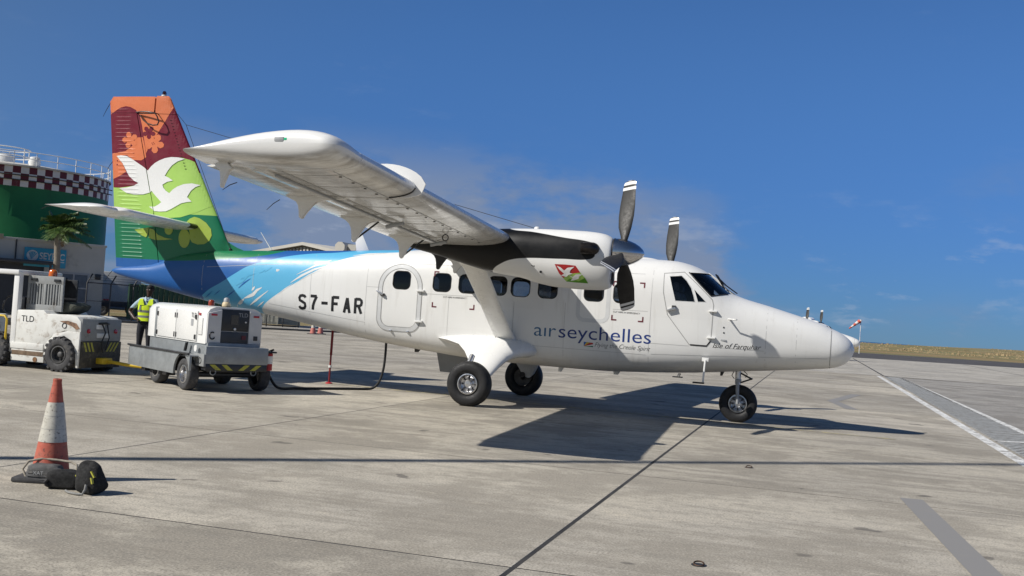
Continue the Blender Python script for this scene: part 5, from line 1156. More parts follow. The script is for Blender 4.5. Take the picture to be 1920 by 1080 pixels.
MB().box(.44, .62, .45, .73, .18, .30).build('tow_hitch', M_yellow, tr_, bevel=.02)
MB().tube([(.58, .6, .24), (1.0, .66, .20), (1.6, .80, .17)], .035, 8).build('draw_bar', M_yellow, tr_, smooth=50)
# louvred guard behind the seat
gx0, gx1, gy = -1.16, -.30, .25
gd = MB().box(gx0, gx1, gy, gy+.05, 1.15, 1.27).build('guard', M_greyw, tr_, bevel=.008); MB().box(gx0, gx1, gy, gy+.05, 1.68, 1.84).build('guard_rail', M_greyw, gd, bevel=.008)
for x in (gx0, gx0+.39, gx1-.06): MB().box(x, x+.06, gy+.002, gy+.048, 1.265, 1.69).build('guard_post', M_greyw, gd, bevel=.006)
for k in range(11):
    x = gx0+.085+k*.067
    if abs(x-(gx0+.42)) > .05: MB().box(x, x+.03, gy+.004, gy+.044, 1.268, 1.685).build('louvre', M_greyw, gd)
MB().box(gx0, gx1, gy+.4, gy+.44, 1.15, 1.80).build('cab_back_panel', M_char, tr_, bevel=.006)
for x in (gx0+.16, gx1-.14): MB().box(x-.07, x+.07, gy-.03, gy+.01, 1.735, 1.79).build('work_lamp', M_char, gd, bevel=.01)
MB().lathe([(.085, 0), (.085, .05), (.075, .12), (.05, .14), (.002, .142)], 16, c=(-.74, .45, 1.84)).build('amber_beacon', M_amber, tr_, smooth=45); MB().box(-1.0, -.5, .35, .6, 1.80, 1.845).build('beacon_shelf', M_char, tr_, bevel=.01)
# cab: white pillar, roof, seat, wheel, yellow grab rail
MB().box(-1.30, -1.17, .02, .14, .42, 1.86).build('cab_pillar', M_white, tr_, bevel=.02); MB().box(-2.6, -1.16, -.02, W_+.02, 1.84, 1.93).build('cab_roof', M_white, tr_, bevel=.03)
MB().box(-2.55, -2.45, .02, .12, .5, 1.86).build('cab_pillar', M_white, tr_, bevel=.02); MB().box(-1.30, -1.17, W_-.14, W_-.02, .42, 1.86).build('cab_pillar', M_white, tr_, bevel=.02)
b = MB(); b.box(-1.75, -1.32, .35, .95, .80, .95); b.box(-1.42, -1.30, .35, .95, .92, 1.40); b.build('driver_seat', M_black, tr_, bevel=.05)
MB().tube([(-1.90+.04*math.sin(a), .62+.19*math.cos(a), 1.22+.18*math.sin(a)) for a in np.linspace(0, 2*math.pi, 20)], .016, 6).build('steering_wheel', M_black, tr_, smooth=60)
MB().tube([(-1.6, .0, 1.0), (-1.42, -.02, 1.0), (-1.36, -.02, .94), (-1.36, -.02, .45)], .022, 8).build('grab_rail', M_yellow, tr_, smooth=60)
MB().box(-2.6, -1.2, .02, W_-.02, .30, .46).build('cab_floor', M_worn, tr_, bevel=.02); MB().box(-3.3, -2.45, .02, W_-.02, .30, 1.0).build('bonnet', M_worn, tr_, bevel=.04)
b = MB(); b.prism([(-.62, 1.12), (-.40, 1.10), (-.18, 1.18), (-.08, 1.30), (-.30, 1.36), (-.55, 1.30)], 'y', .35, .9); b.build('crumpled_tarp', mat('olive_tarp', (.07, .075, .06), .9, var=.3, scale=8, bump=.3), tr_, bevel=.05)
letters(tr_, 'TLD', place(-1.02, -.004, .92), .17, M_letter)
MB().tube([(.02+.05*math.cos(a), -.006, .90+.05*math.sin(a)) for a in np.linspace(0, 2*math.pi, 18)], .007, 5).build('round_badge', M_letter, tr_); MB().lathe([(.05, 0), (.05, .012)], 12, 'y', (-.62, -.01, .19)).build('filler_cap', mat('rusty_cap', (.20, .10, .04), .7, var=.3), tr_)
b = MB(); b.add([(-.10, -.006, .98), (.10, -.006, 1.0), (.30, -.006, .96), (.39, -.006, .86), (.30, -.006, .84), (.20, -.006, .90)], [(0, 1, 2, 3, 4, 5)]); b.build('scraped_patch', mat('rust_scrape', (.22, .13, .08), .8, var=.5, scale=14), tr_)
for (x, y, s_) in ((.0, .02, -1), (.0, W_-.02, 1), (-1.62, .04, -1), (-1.62, W_-.04, 1)): gwheel(tr_, (x, y+(.0), .335), .335, .26, .165, s_, mat('grimy_rim', (.10, .10, .10), .6, .4, var=.3), 18)

# ---- traffic cone weighed down by chocks in the foreground
cn = thing('traffic_cone', 'large worn red and white traffic cone in the left foreground', 'traffic cone', (-.235, -12.615, 0))
H_ = .86; r0, r1 = .165, .032
def cr(z): return r0+(r1-r0)*(z/H_)
t = NT('scuffed_orange_plastic'); co = t.coord('Object'); n1 = t.noise(co, 9, 9, .75); n2 = t.noise(co, 30, 6, .7, off=(3, 1, 2))
c_ = t.mix(t.ramp(n1, .3, .7), (.40, .075, .045), (.50, .15, .10)); c_ = t.mix(t.ramp(n1, .54, .68, 0, .8), c_, (.17, .075, .055)); c_ = t.mix(t.ramp(n2, .57, .66, 0, .8), c_, (.08, .05, .04)); t.color(c_); t.set(.62, 0, .4); t.bump(n2, .2, .004); M_cone = t.m
t = NT('dirty_reflective_sleeve'); co = t.coord('Object'); n1 = t.noise(co, 14, 8, .75); n2 = t.noise(co, 45, 6, .7); c_ = t.mix(t.ramp(n1, .3, .7), (.44, .42, .36), (.58, .56, .49)); c_ = t.mix(t.ramp(n2, .56, .66, 0, .85), c_, (.12, .10, .08)); t.color(c_); t.set(.5, 0, .5); M_sleeve = t.m
MB().lathe([(cr(z), z) for z in np.linspace(.03, .335, 6)], 32, cap=False).build('lower_band', M_cone, cn, smooth=60)
MB().lathe([(cr(z)+.004, z) for z in np.linspace(.33, .665, 7)], 32, cap=False).build('reflective_sleeve', M_sleeve, cn, smooth=60)
MB().lathe([(cr(z), z) for z in np.linspace(.66, .835, 5)]+[(r1+.004, .838), (r1+.005, .862), (r1-.006, .866), (r1-.010, .82)], 32, cap=False).build('upper_band', M_cone, cn, smooth=50)
b = MB(); b.box(-.24, .24, -.24, .24, .0, .045); bs = b.build('rubber_base', M_rubber2, cn, bevel=.02); bs.rotation_euler = (0, 0, R(20))
for z in (.44, .55): MB().lathe([(cr(z)+.0052, z-.0015), (cr(z)+.0052, z+.0015)], 32, cap=False).build('sleeve_crease', M_line, cn)
def lump(name, label, loc, rz, sx, sy, sz, m, ex=.6, lean=0.0, amp=.10, seed=1, taper=0.0):
    t_ = thing(name, label, 'sandbag', loc, rz, 'weighted bags round the cone'); rg = np.random.RandomState(seed); ph = rg.rand(8)*6.28; b = MB(); rs_ = []; nu, nv = 18, 34
    def pw(v, e): return math.copysign(abs(v)**e, v)
    for i in range(nu):
        a = -math.pi/2+math.pi*(i+.5)/nu; ring = []
        for k in range(nv):
            c = 2*math.pi*k/nv; x, y, z = pw(math.cos(a), ex)*pw(math.cos(c), ex), pw(math.cos(a), ex)*pw(math.sin(c), ex), pw(math.sin(a), ex)
            w2 = 1+amp*(math.sin(3*c+ph[0]+2*a)+.6*math.sin(5*c+ph[1]-3*a)+.5*math.sin(7*a+ph[2]+c))*.6; kz = (z+1)/2
            ring.append((x*sx*w2*(1-taper*kz)+lean*kz*sz, y*sy*w2*(1-taper*kz), max(.0, kz*sz*(1+.5*amp*math.sin(2*c+ph[3])))))
        rs_.append(ring)
    b.rings(rs_); b.build('bag', m, t_, smooth=60); return t_
C1L = atz(78, 906); C1L = (C1L.x, C1L.y+.05, 0); C2L = atz(104, 918); C2L = (C2L.x, C2L.y+.09, 0); C3L = atz(150, 929); C3L = (C3L.x, C3L.y+.12, 0)
M_bagg = mat('grey_rubberised_cloth', (.085, .085, .085), .8, var=.25, scale=14, bump=.5, dirt=(.2, .19, .17), dirt_amt=.4, dscale=10, bdist=.01); M_bagb = mat('black_canvas', (.012, .012, .012), .9, var=.3, scale=18, bump=.6, bdist=.01)
c1 = lump('sandbag', 'flat grey weighted bag with rope handle left of the cone', C1L, R(12), .165, .085, .16, M_bagg, .38, -.03, .05, 3, .22)
for q in range(5):
    z = .035+.024*q; MB().tube([(-.14+.02*q*.3+.045*k, -.087+.010*q*.7-.004*math.sin(k), z) for k in range(7)], .0035, 5).build('tread_rib', M_bagg, c1, smooth=60)
MB().tube([(-.15, -.04, .03), (-.20, -.02, .10), (-.16, .0, .17), (-.05, .02, .195), (.08, .03, .19), (.20, .02, .185), (.27, -.02, .17), (.285, -.05, .12), (.28, -.07, .08)], .010, 7).build('rope_handle', mat('sisal_rope', (.28, .25, .20), .9, var=.25, scale=40, bump=.4), c1, smooth=60)
letters(c1, 'XAT', place(-.07, -.0935, .075), .045, M_grey, 'faded_lettering')
c2 = lump('sandbag', 'low plain black weighted bag in front of the cone', C2L, R(22), .165, .09, .15, M_bagb, .55, .02, .09, 5, .25)
MB().tube([(-.10, -.075, .03), (-.12, -.085, .055), (-.10, -.08, .08)], .016, 8).build('bag_toggle', M_rubber, c2, smooth=60)
c3 = lump('sandbag', 'tall black weighted bag with torn yellow marks right of the cone', C3L, R(-8), .145, .11, .25, M_bagb, .66, -.10, .12, 9, .42)
for (x, z, l, a) in ((-.085, .15, .05, 40), (.065, .165, .06, -50), (-.06, .13, .03, 10), (.085, .12, .05, -70)): MB().bar((x-l*.5*math.cos(R(a)), -.085+.06*(z-.1)/.1, z-l*.5*math.sin(R(a))), (x+l*.5*math.cos(R(a)), -.085+.06*(z-.1)/.1, z+l*.5*math.sin(R(a))), .02, .012).build('yellow_mark', M_hiyel, c3)
MB().tube([(-.17, -.09, .012), (-.10, -.13, .012), (.0, -.14, .012), (.045, -.125, .014), (.06, -.115, .05), (.058, -.105, .09)], .010, 7).build('rope_handle', mat('grey_rope', (.22, .22, .21), .9, var=.2, scale=40), c3, smooth=60)

# floodlight mast left of the picture: its shadow runs across the foreground
fm = thing('floodlight_mast', 'tall floodlight mast whose long thin shadow crosses the foreground', 'floodlight mast', (-9.2, -18.75, 0))
MB().lathe([(.34, 0), (.34, .05), (.20, .06)], 20).build('base_plate', M_galv, fm, smooth=40); MB().lathe([(.135, .05), (.115, 8), (.09, 23.0)], 20).build('mast', M_galv, fm, smooth=60)
MB().box(-.06, .06, -.8, .8, 22.9, 23.0).build('crossarm', M_galv, fm)
for y in (-.7, 0, .7): MB().prism([(-.05, 22.80), (.22, 22.70), (.25, 22.88), (-.05, 22.95)], 'y', y-.15, y+.15).build('floodlight', M_grey, fm, bevel=.02)

# ---- ground crew member
def person():
    d0 = at(273, 600, .8); root = thing('person', 'ground crew member in yellow vest standing behind the power unit, hand on hip', 'person', (d0.x, .8, 0), R(12))
    J = {}; E = []
    def j(n, p, r_, par=None):
        J[n] = (len(J), p, r_)
        if par: E.append((J[par][0], J[n][0]))
    j('pelvis', (0, 0, .96), (.155, .115)); j('waist', (0, 0, 1.10), (.145, .105), 'pelvis'); j('chest', (.02, 0, 1.30), (.17, .115), 'waist'); j('ubr', (.03, 0, 1.44), (.15, .10), 'chest'); j('neck', (.045, -.01, 1.54), (.058, .058), 'ubr'); j('neck2', (.055, -.02, 1.60), (.056, .06), 'neck'); j('head', (.06, -.03, 1.70), (.078, .098), 'neck2'); j('crown', (.06, -.015, 1.785), (.062, .075), 'head')
    for s_, n, el, wr, hd in ((-1, 'a', (-.42, .06, 1.20), (-.23, -.08, 1.045), (-.165, -.11, 1.03)), (1, 'b', (.33, -.08, 1.20), (.36, -.32, 1.24), (.365, -.40, 1.26))):
        j('sh'+n, (.03+s_*.175, 0, 1.45), (.072, .075), 'ubr'); j('ua'+n, ((.03+s_*.2+el[0])/2, el[1]*.5, 1.33), (.056, .058), 'sh'+n); j('el'+n, el, (.044, .046), 'ua'+n)
        m_ = tuple((a+c)/2 for a, c in zip(el, wr)); j('fa'+n, m_, (.042, .042), 'el'+n); j('wr'+n, wr, (.028, .032), 'fa'+n); j('hd'+n, hd, (.036, .022), 'wr'+n)
        dv = Vector(hd)-Vector(wr); dv.normalize(); sdv = dv.cross(Vector((0, 0, 1))).normalized(); uv = sdv.cross(dv)
        for q, (off, ln) in enumerate(((.028, .055), (.010, .065), (-.010, .062), (-.027, .05))):
            b0 = Vector(hd)+dv*.035+uv*off; j('f%d%s' % (q, n), tuple(b0), (.010, .010), 'hd'+n); j('g%d%s' % (q, n), tuple(b0+dv*ln*.6-sdv*.01*s_), (.009, .009), 'f%d%s' % (q, n)); j('h%d%s' % (q, n), tuple(b0+dv*ln-sdv*.028*s_), (.008, .008), 'g%d%s' % (q, n))
        t0 = Vector(wr)+dv*.03+uv*.035; j('t0'+n, tuple(t0), (.012, .012), 'hd'+n); j('t1'+n, tuple(t0+dv*.03+uv*.03), (.010, .010), 't0'+n)
    for s_, n in ((-1, 'c'), (1, 'd')):
        j('hp'+n, (s_*.095, 0, .90), (.095, .10), 'pelvis'); j('th'+n, (s_*.105, -.005, .70), (.082, .085), 'hp'+n); j('kn'+n, (s_*.11, -.01, .50), (.060, .062), 'th'+n); j('cf'+n, (s_*.115, .01, .34), (.058, .062), 'kn'+n); j('an'+n, (s_*.12, .02, .10), (.042, .046), 'cf'+n); j('ft'+n, (s_*.125, -.03, .045), (.045, .042), 'an'+n); j('to'+n, (s_*.145, -.15, .032), (.042, .028), 'ft'+n)
    me = bpy.data.meshes.new('body'); me.from_pydata([J[k][1] for k in J], E, []); o = link('body', me, None, root)
    md = o.modifiers.new('skin', 'SKIN'); md.use_smooth_shade = True; o.modifiers.new('sub', 'SUBSURF').levels = 2
    if not me.skin_vertices: 
        bm = bmesh.new(); bm.from_mesh(me); bm.verts.layers.skin.verify(); bm.to_mesh(me); bm.free()
    sv = me.skin_vertices[0].data
    for k in J: sv[J[k][0]].radius = J[k][2]; sv[J[k][0]].use_root = (k == 'pelvis')
    dg = bpy.context.evaluated_depsgraph_get(); ev = o.evaluated_get(dg); m2 = bpy.data.meshes.new_from_object(ev); o.modifiers.clear(); o.data = m2
    mats = [mat('dark_skin', (.045, .022, .014), .5, var=.1), mat('pale_blue_shirt', (.36, .47, .56), .85, var=.08, scale=12), mat('navy_trousers', (.012, .013, .020), .85, var=.2), mat('black_hair', (.008, .007, .007), .8), M_black]
    m2.materials.clear()
    for x in mats: m2.materials.append(x)
    for p in m2.polygons:
        c = p.center; arm = abs(c.x-.03) > .20 or (c.y < -.12)
        if c.z < .085: k = 4
        elif c.z < 1.0 and abs(c.x) < .21 and not (c.y < -.10 and c.z > .9): k = 2
        elif c.z > 1.735 or (c.z > 1.63 and c.y > .02): k = 3
        elif c.z > 1.535: k = 0
        elif arm and (c.z < 1.28): k = 0
        else: k = 1
        p.material_index = k; p.use_smooth = True
    # face: nose, ears, eyes, mouth, hair cap
    b = MB(); b.add([(.06, -.145, 1.685), (.045, -.120, 1.675), (.075, -.120, 1.675), (.06, -.118, 1.725)], [(0, 1, 2), (0, 3, 1), (0, 2, 3), (1, 3, 2)]); b.build('nose', mats[0], o, smooth=60)
    for s_ in (-1, 1):
        b = MB(); b.lathe([(.001, -.010), (.022, -.006), (.026, 0), (.018, .008), (.001, .010)], 10, 'x', (.06+s_*.082, -.015, 1.70)); b.build('ear', mats[0], o, smooth=60)
        b = MB(); b.lathe([(.001, -.009), (.008, -.005), (.010, 0), (.006, .007), (.001, .009)], 10, 'y', (.06+s_*.032, -.118, 1.715)); b.build('eye', mat('eye_white', (.45, .42, .40), .3), o, smooth=60)
    MB().bar((.038, -.123, 1.645), (.082, -.123, 1.645), .008, .012).build('mouth', mat('lips', (.07, .02, .02), .5), o)
    b = MB(); rs_ = []
    for z, rx, ry in ((1.715, .084, .104), (1.75, .085, .103), (1.785, .078, .094), (1.815, .058, .07), (1.83, .02, .03)): rs_.append([(.06+rx*math.cos(a), -.005+ry*math.sin(a)*(1 if math.sin(a) > 0 or z > 1.76 else .93), z+(.02 if math.sin(a) < -.3 and z < 1.76 else 0)) for a in np.linspace(0, 2*math.pi, 20, endpoint=False)])
    b.rings(rs_, False, True); b.build('hair', mats[3], o, smooth=60)
    # hi-vis vest, open at the neck, with grey bands; collar
    M_vest = mat('hi_vis_yellow', (.62, .80, .015), .75, var=.10, scale=7, bump=.2); M_band = mat('reflective_band', (.20, .21, .20), .4, var=.1)
    def tor(z):
        rx = np.interp(z, [.98, 1.10, 1.30, 1.44, 1.50], [.185, .178, .205, .19, .15]); ry = np.interp(z, [.98, 1.1, 1.3, 1.44, 1.5], [.145, .135, .148, .13, .10]); cx_ = np.interp(z, [1, 1.5], [0, .03]); return rx, ry, cx_
    def vring(z, k_=1.0, gap=False):
        rx, ry, cx_ = tor(z); out = []
        for a in np.linspace(0, 2*math.pi, 32, endpoint=False): out.append((cx_+rx*k_*math.copysign(abs(math.cos(a))**.8, math.cos(a)), ry*k_*math.copysign(abs(math.sin(a))**.8, math.sin(a)), z))
        return out
    b = MB(); b.rings([vring(z) for z in (1.0, 1.06, 1.12, 1.2, 1.28, 1.36)], False, False)
    # shoulder panels either side of an open V
    for s_ in (-1, 1):
        pnl = []
        for u_ in np.linspace(0, 1, 5):
            row = []
            for w2 in np.linspace(0, 1, 6):
                a = -math.pi/2 + s_*math.pi*(.10+.14*u_+.0) if False else 0
                z = 1.36+.15*math.sin(math.pi*w2/2 if w2 <= 1 else 1); x_in = .03+s_*np.interp(z, [1.36, 1.51], [.03, .085]); x_out = .03+s_*np.interp(z, [1.36, 1.51], [.185, .15]); x = x_in+(x_out-x_in)*u_
                row.append((x, -np.interp(w2, [0, .6, 1], [.148, .125, .03]), z))
            pnl.append(row)
        V = [p for r_ in pnl for p in r_]; F = [(i*6+k, i*6+k+1, (i+1)*6+k+1, (i+1)*6+k) for i in range(4) for k in range(5)]; b.add(V, F)
        b.add([(x, -y+.0, z) for x, y, z in V], F)
    b.build('vest', M_vest, o, smooth=50)
    for z in (1.10, 1.22): MB().rings([vring(z-.025, 1.015), vring(z+.025, 1.015)], False, False).build('reflective_band', M_band, o, smooth=60)
    for s_ in (-1, 1): MB().add([(.03+s_*.10, -.155, 1.24), (.03+s_*.145, -.15, 1.24), (.03+s_*.13, -.125, 1.45), (.03+s_*.095, -.125, 1.45)], [(0, 1, 2, 3)]).build('reflective_band', M_band, o)
    b = MB()
    for s_ in (-1, 1): b.add([(.045, -.135, 1.47), (.045+s_*.05, -.125, 1.455), (.045+s_*.075, -.06, 1.54), (.045+s_*.05, -.07, 1.565)], [(0, 1, 2, 3)])
    b.build('collar', mats[1], o)
person()
# ================================================================== beyond the apron
M_wall = mat('grey_render', (.46, .45, .41), .85, var=.06, scale=.8, dirt=(.20, .19, .17), dirt_amt=.25, dscale=.7, bump=.1)
M_wall2 = mat('pale_render', (.52, .50, .45), .85, var=.05, scale=.8)
M_roofedge = mat('beige_roof_edge', (.36, .30, .20), .8, var=.1)
# fuel tank
tcn = at(16, 400, 60.0); T = thing('storage_tank', 'big green storage tank with red and white checkered band behind the grey building', 'storage tank', (tcn.x, tcn.y, 0)); RT = 8.35
ztop, zband = 11.55, 9.75
t = NT('tank_green_paint'); co = t.coord('Object'); sp = t.node('ShaderNodeSeparateXYZ'); t.l.new(co, sp.inputs[0]); n1 = t.noise(co, .35, 7, .65); st_ = t.noise(co, 1.2, 7, .7, sc=(1, 1, .12))
c_ = t.mix(t.ramp(n1, .3, .7), (.006, .105, .030), (.010, .14, .042)); c_ = t.mix(t.ramp(st_, .55, .8, 0, .5), c_, (.02, .07, .035)); t.color(c_); t.set(.5, 0, .4); M_tank = t.m
b = MB(); b.lathe([(RT, 0), (RT, 2.4), (RT-.012, 2.42), (RT-.012, 4.8), (RT-.024, 4.82), (RT-.024, 7.2), (RT-.036, 7.22), (RT-.036, zband)], 96, cap=False); b.build('shell', M_tank, T, smooth=60)
t = NT('checkered_band_paint'); co = t.coord('Object'); sp = t.node('ShaderNodeSeparateXYZ'); t.l.new(co, sp.inputs[0]); an = t.math('ARCTAN2', sp.outputs[1], sp.outputs[0])
ia = t.math('FLOOR', t.math('MULTIPLY', an, 82/(2*math.pi))); iz = t.math('FLOOR', t.math('DIVIDE', t.math('SUBTRACT', sp.outputs[2], zband), .56)); ck = t.math('MODULO', t.math('ADD', t.math('ADD', ia, iz), 400), 2.0)
n1 = t.noise(co, 1.5, 7, .7); c_ = t.mix(ck, (.66, .64, .60), (.11, .009, .016)); c_ = t.mix(t.ramp(n1, .5, .8, 0, .35), c_, (.30, .27, .24)); t.color(c_); t.set(.5, 0, .4)
MB().lathe([(RT-.03, zband), (RT-.03, zband+1.68)], 96, cap=False).build('checkered_band', t.m, T, smooth=60)
MB().lathe([(RT+.10, zband+1.68), (RT+.12, zband+1.72), (RT+.10, zband+1.84), (RT-.2, zband+1.86), (4.5, zband+2.35), (.01, zband+2.6)], 96, cap=False).build('roof', M_wall2, T, smooth=30)
for z in (.55, 1.10): MB().tube([(RT*math.cos(a), RT*math.sin(a), zband+1.85+z) for a in np.linspace(0, 2*math.pi, 73)], .035, 5).build('railing_rail', M_white, T, smooth=60)
for k in range(30):
    a = 2*math.pi*k/30; MB().tube([(RT*math.cos(a), RT*math.sin(a), zband+1.84), (RT*math.cos(a), RT*math.sin(a), zband+2.96)], .035, 5).build('railing_post', M_white, T)
hx, hy = 3.6*math.cos(R(-60)), 3.6*math.sin(R(-60))
for z in (.6, 1.25): MB().tube([(hx+2.1*math.cos(a), hy+2.1*math.sin(a), zband+2.3+z) for a in np.linspace(0, 2*math.pi, 30)], .05, 5).build('hatch_rail', M_white, T, smooth=60)
for k in range(6): a = 2*math.pi*k/6; MB().tube([(hx+2.1*math.cos(a), hy+2.1*math.sin(a), zband+2.2), (hx+2.1*math.cos(a), hy+2.1*math.sin(a), zband+3.55)], .05, 5).build('hatch_post', M_white, T)
MB().lathe([(.9, 0), (.9, .5), (.7, .75), (.01, .8)], 20, c=(hx, hy, zband+2.25)).build('roof_hatch', M_white, T, smooth=40); MB().box(hx-2.6, hx-2.3, hy-.2, hy+.2, zband+2.2, zband+3.6).build('vent', M_darkmetal, T)
MB().lathe([(.45, 0), (.5, .3), (.4, .75), (.01, .85)], 14, c=(7.2*math.cos(R(-35)), 7.2*math.sin(R(-35)), zband+1.95)).build('breather', M_white, T, smooth=40)
MB().tube([(RT*math.cos(R(-150)), RT*math.sin(R(-150))-.1, zband+1.6)]+[((RT+.12)*math.cos(R(-150+k*8)), (RT+.12)*math.sin(R(-150+k*8)), zband+1.6-.45*k) for k in range(6)], .05, 5).build('drench_pipe', M_darkmetal, T)
for z in (.55, .95): MB().tube([((RT+.05)*math.cos(a)*1.0, (RT+.05)*math.sin(a), zband+z) for a in np.linspace(R(-75), R(15), 20)]+[((RT+.8)*math.cos(R(17)), (RT+.8)*math.sin(R(17)), zband+z-.1)], .045, 5).build('spray_ring', M_darkmetal, T, smooth=60)

# low grey building in the shade, with a sign
c1 = at(194, 520, 30.0); dr = Vector((.62, .785, 0)).normalized(); nrm = Vector((dr.y, -dr.x, 0))     # wall runs towards the far right; its face looks to the right of the camera
LB = 16.0; B = thing('grey_building', 'low grey flat-roofed building with a blue sign in front of the tank', 'building', (c1.x, c1.y, 0), math.atan2(dr.y, dr.x))
HB = 3.95     # local x along the wall (0 = right corner), y into the building
b = MB(); b.box(-LB, 0, 0, 7, 0, HB); b.build('wall', M_wall, B)
MB().box(-LB-.1, -5.2, -.12, 7.1, HB-.02, HB+.22).build('roof_edge', M_roofedge, B, bevel=.02); MB().box(-5.2, .06, -.06, 7.05, HB-.02, HB+.10).build('parapet', M_wall, B, bevel=.02)
for x0 in (-2.3,):
    w_ = MB().box(x0, x0+1.5, -.02, .1, .85, 2.35).build('window', mat('grey_window_glass', (.10, .12, .15), .12, var=.1), B)
    for k in range(3): MB().box(x0-.05+k*.75, x0+.03+k*.75, -.05, .02, .80, 2.40).build('mullion', M_grey, w_)
    for z in (.80, 1.58, 2.34): MB().box(x0-.05, x0+1.53, -.052, .02, z, z+.07).build('glazing_bar', M_grey, w_)
MB().box(-6.2, -3.0, -1.6, .02, 2.72, 2.90).build('canopy', M_char, B, bevel=.03); MB().box(-5.6, -3.1, -.05, .05, .05, 2.7).build('doorway', M_char, B)
for x in (-6.1, -3.1): MB().box(x-.05, x+.05, -1.55, -1.45, 0, 2.72).build('canopy_post', M_darkmetal, B)
MB().box(-.45, -.15, -.06, .02, 2.15, 2.45).build('wall_lamp', M_char, B, bevel=.02); MB().tube([(-4.55, -.06, HB), (-4.55, -.06, 2.9), (-4.45, -.1, 2.85)], .035, 6).build('downpipe', M_darkmetal, B, smooth=60)
# sign on the wall
def wallpt(px, py):
    d = ray(px, py); p0 = Vector((c1.x, c1.y, 0)); t_ = (p0-CAM).dot(nrm)/d.dot(nrm); p = CAM+d*t_; return (p-p0).dot(dr), p.z
sx0, sz1 = wallpt(46, 462); sx1, sz0 = wallpt(122, 498); sz0m = wallpt(46, 498)[1]
SG = thing('wall_sign', 'blue sign with white round emblem and lettering on the grey building', 'sign', (c1.x+nrm.x*.06, c1.y+nrm.y*.06, 0), math.atan2(dr.y, dr.x))
zb_, zt__ = min(sz0, sz0m), (sz1+wallpt(122, 470)[1])/2; sw = sx1-sx0; sh = zt__-zb_
MB().box(sx0, sx1, -.05, .0, zb_, zt__).build('board', mat('sign_blue', (.03, .30, .46), .5, var=.05), SG, bevel=.01)
cxs, czs, rs0 = sx0+sw*.19, zb_+sh*.58, sh*.29
MB().lathe([(rs0, 0), (rs0, -.02)], 28, 'y', (cxs, -.052, czs)).build('emblem_disc', mat('sign_white', (.62, .62, .60), .5), SG)
b = MB()
for q in range(5): a = R(40+25*q); b.add([(cxs-.05, -.0745, czs-rs0*.8), (cxs+rs0*.8*math.cos(a)-.02, -.0745, czs+rs0*.75*math.sin(a)), (cxs+rs0*.8*math.cos(a)+.05, -.0745, czs+rs0*.72*math.sin(a))], [(0, 1, 2)])
b.build('emblem_leaf', mat('sign_blue', (.018, .20, .34)), SG)
bm = text_bm('SEYPEC', 0, .02); X = [v.co.x for v in bm.verts]; kx = sw*.60/(max(X)-min(X)); 
for v in bm.verts: v.co = Vector((sx0+sw*.36+(v.co.x-min(X))*kx, -.056, zb_+sh*.42+v.co.y*sh*.50))
me = bpy.data.meshes.new('sign_letter'); bm.to_mesh(me); bm.free(); islands(link('sign_letter', me, mat('sign_white', (.62, .62, .60)), SG), 'sign_letter')
MB().box(sx0+sw*.34, sx1-sw*.04, -.056, -.05, zb_+sh*.30, zb_+sh*.34).build('underline', mat('sign_white', (.62, .62, .60)), SG); bm = text_bm('Aviation', 0, 0); X = [v.co.x for v in bm.verts]
bm.free(); MB().box(sx0+sw*.50, sx0+sw*.78, -.056, -.05, zb_+sh*.14, zb_+sh*.21).build('small_print', mat('faded_print', (.20, .36, .44), .5), SG)

# palm in front of it
pc = at(108, 426, 27.0); pb = at(97, 600, 27.0); PT = thing('palm_tree', 'small palm with wind-blown fronds in front of the grey building', 'palm tree', (pb.x, 27.0, 0))
crown = Vector((pc.x-pb.x, 0, pc.z)); tp = [Vector((0, 0, 0)), Vector((crown.x*.10, .05, crown.z*.3)), Vector((crown.x*.35, .08, crown.z*.65)), Vector((crown.x*.85, 0, crown.z*.95)), crown]
sm = []; rad = []
for i in range(len(tp)-1):
    for t_ in np.linspace(0, 1, 6, endpoint=False): sm.append(tp[i].lerp(tp[i+1], t_)); u_ = (i+t_)/(len(tp)-1); rad.append(.20-.08*u_+.012*((i*6+int(t_*6)) % 2))
MB().tube(sm+[crown], rad+[.11], 12).build('trunk', mat('palm_bark', (.22, .19, .15), .9, var=.2, scale=6, bump=.4), PT, smooth=50)
t = NT('palm_leaf'); co = t.coord('Object'); n1 = t.noise(co, 3, 5, .6); t.color(t.mix(t.ramp(n1, .3, .7), (.028, .070, .016), (.09, .135, .03))); t.set(.45, 0, .4); t.b.inputs['Transmission Weight'].default_value = 0; M_palm = t.m
M_palmdry = mat('dry_palm_leaf', (.20, .12, .035), .7, var=.3, scale=4)
rp = random.Random(11)
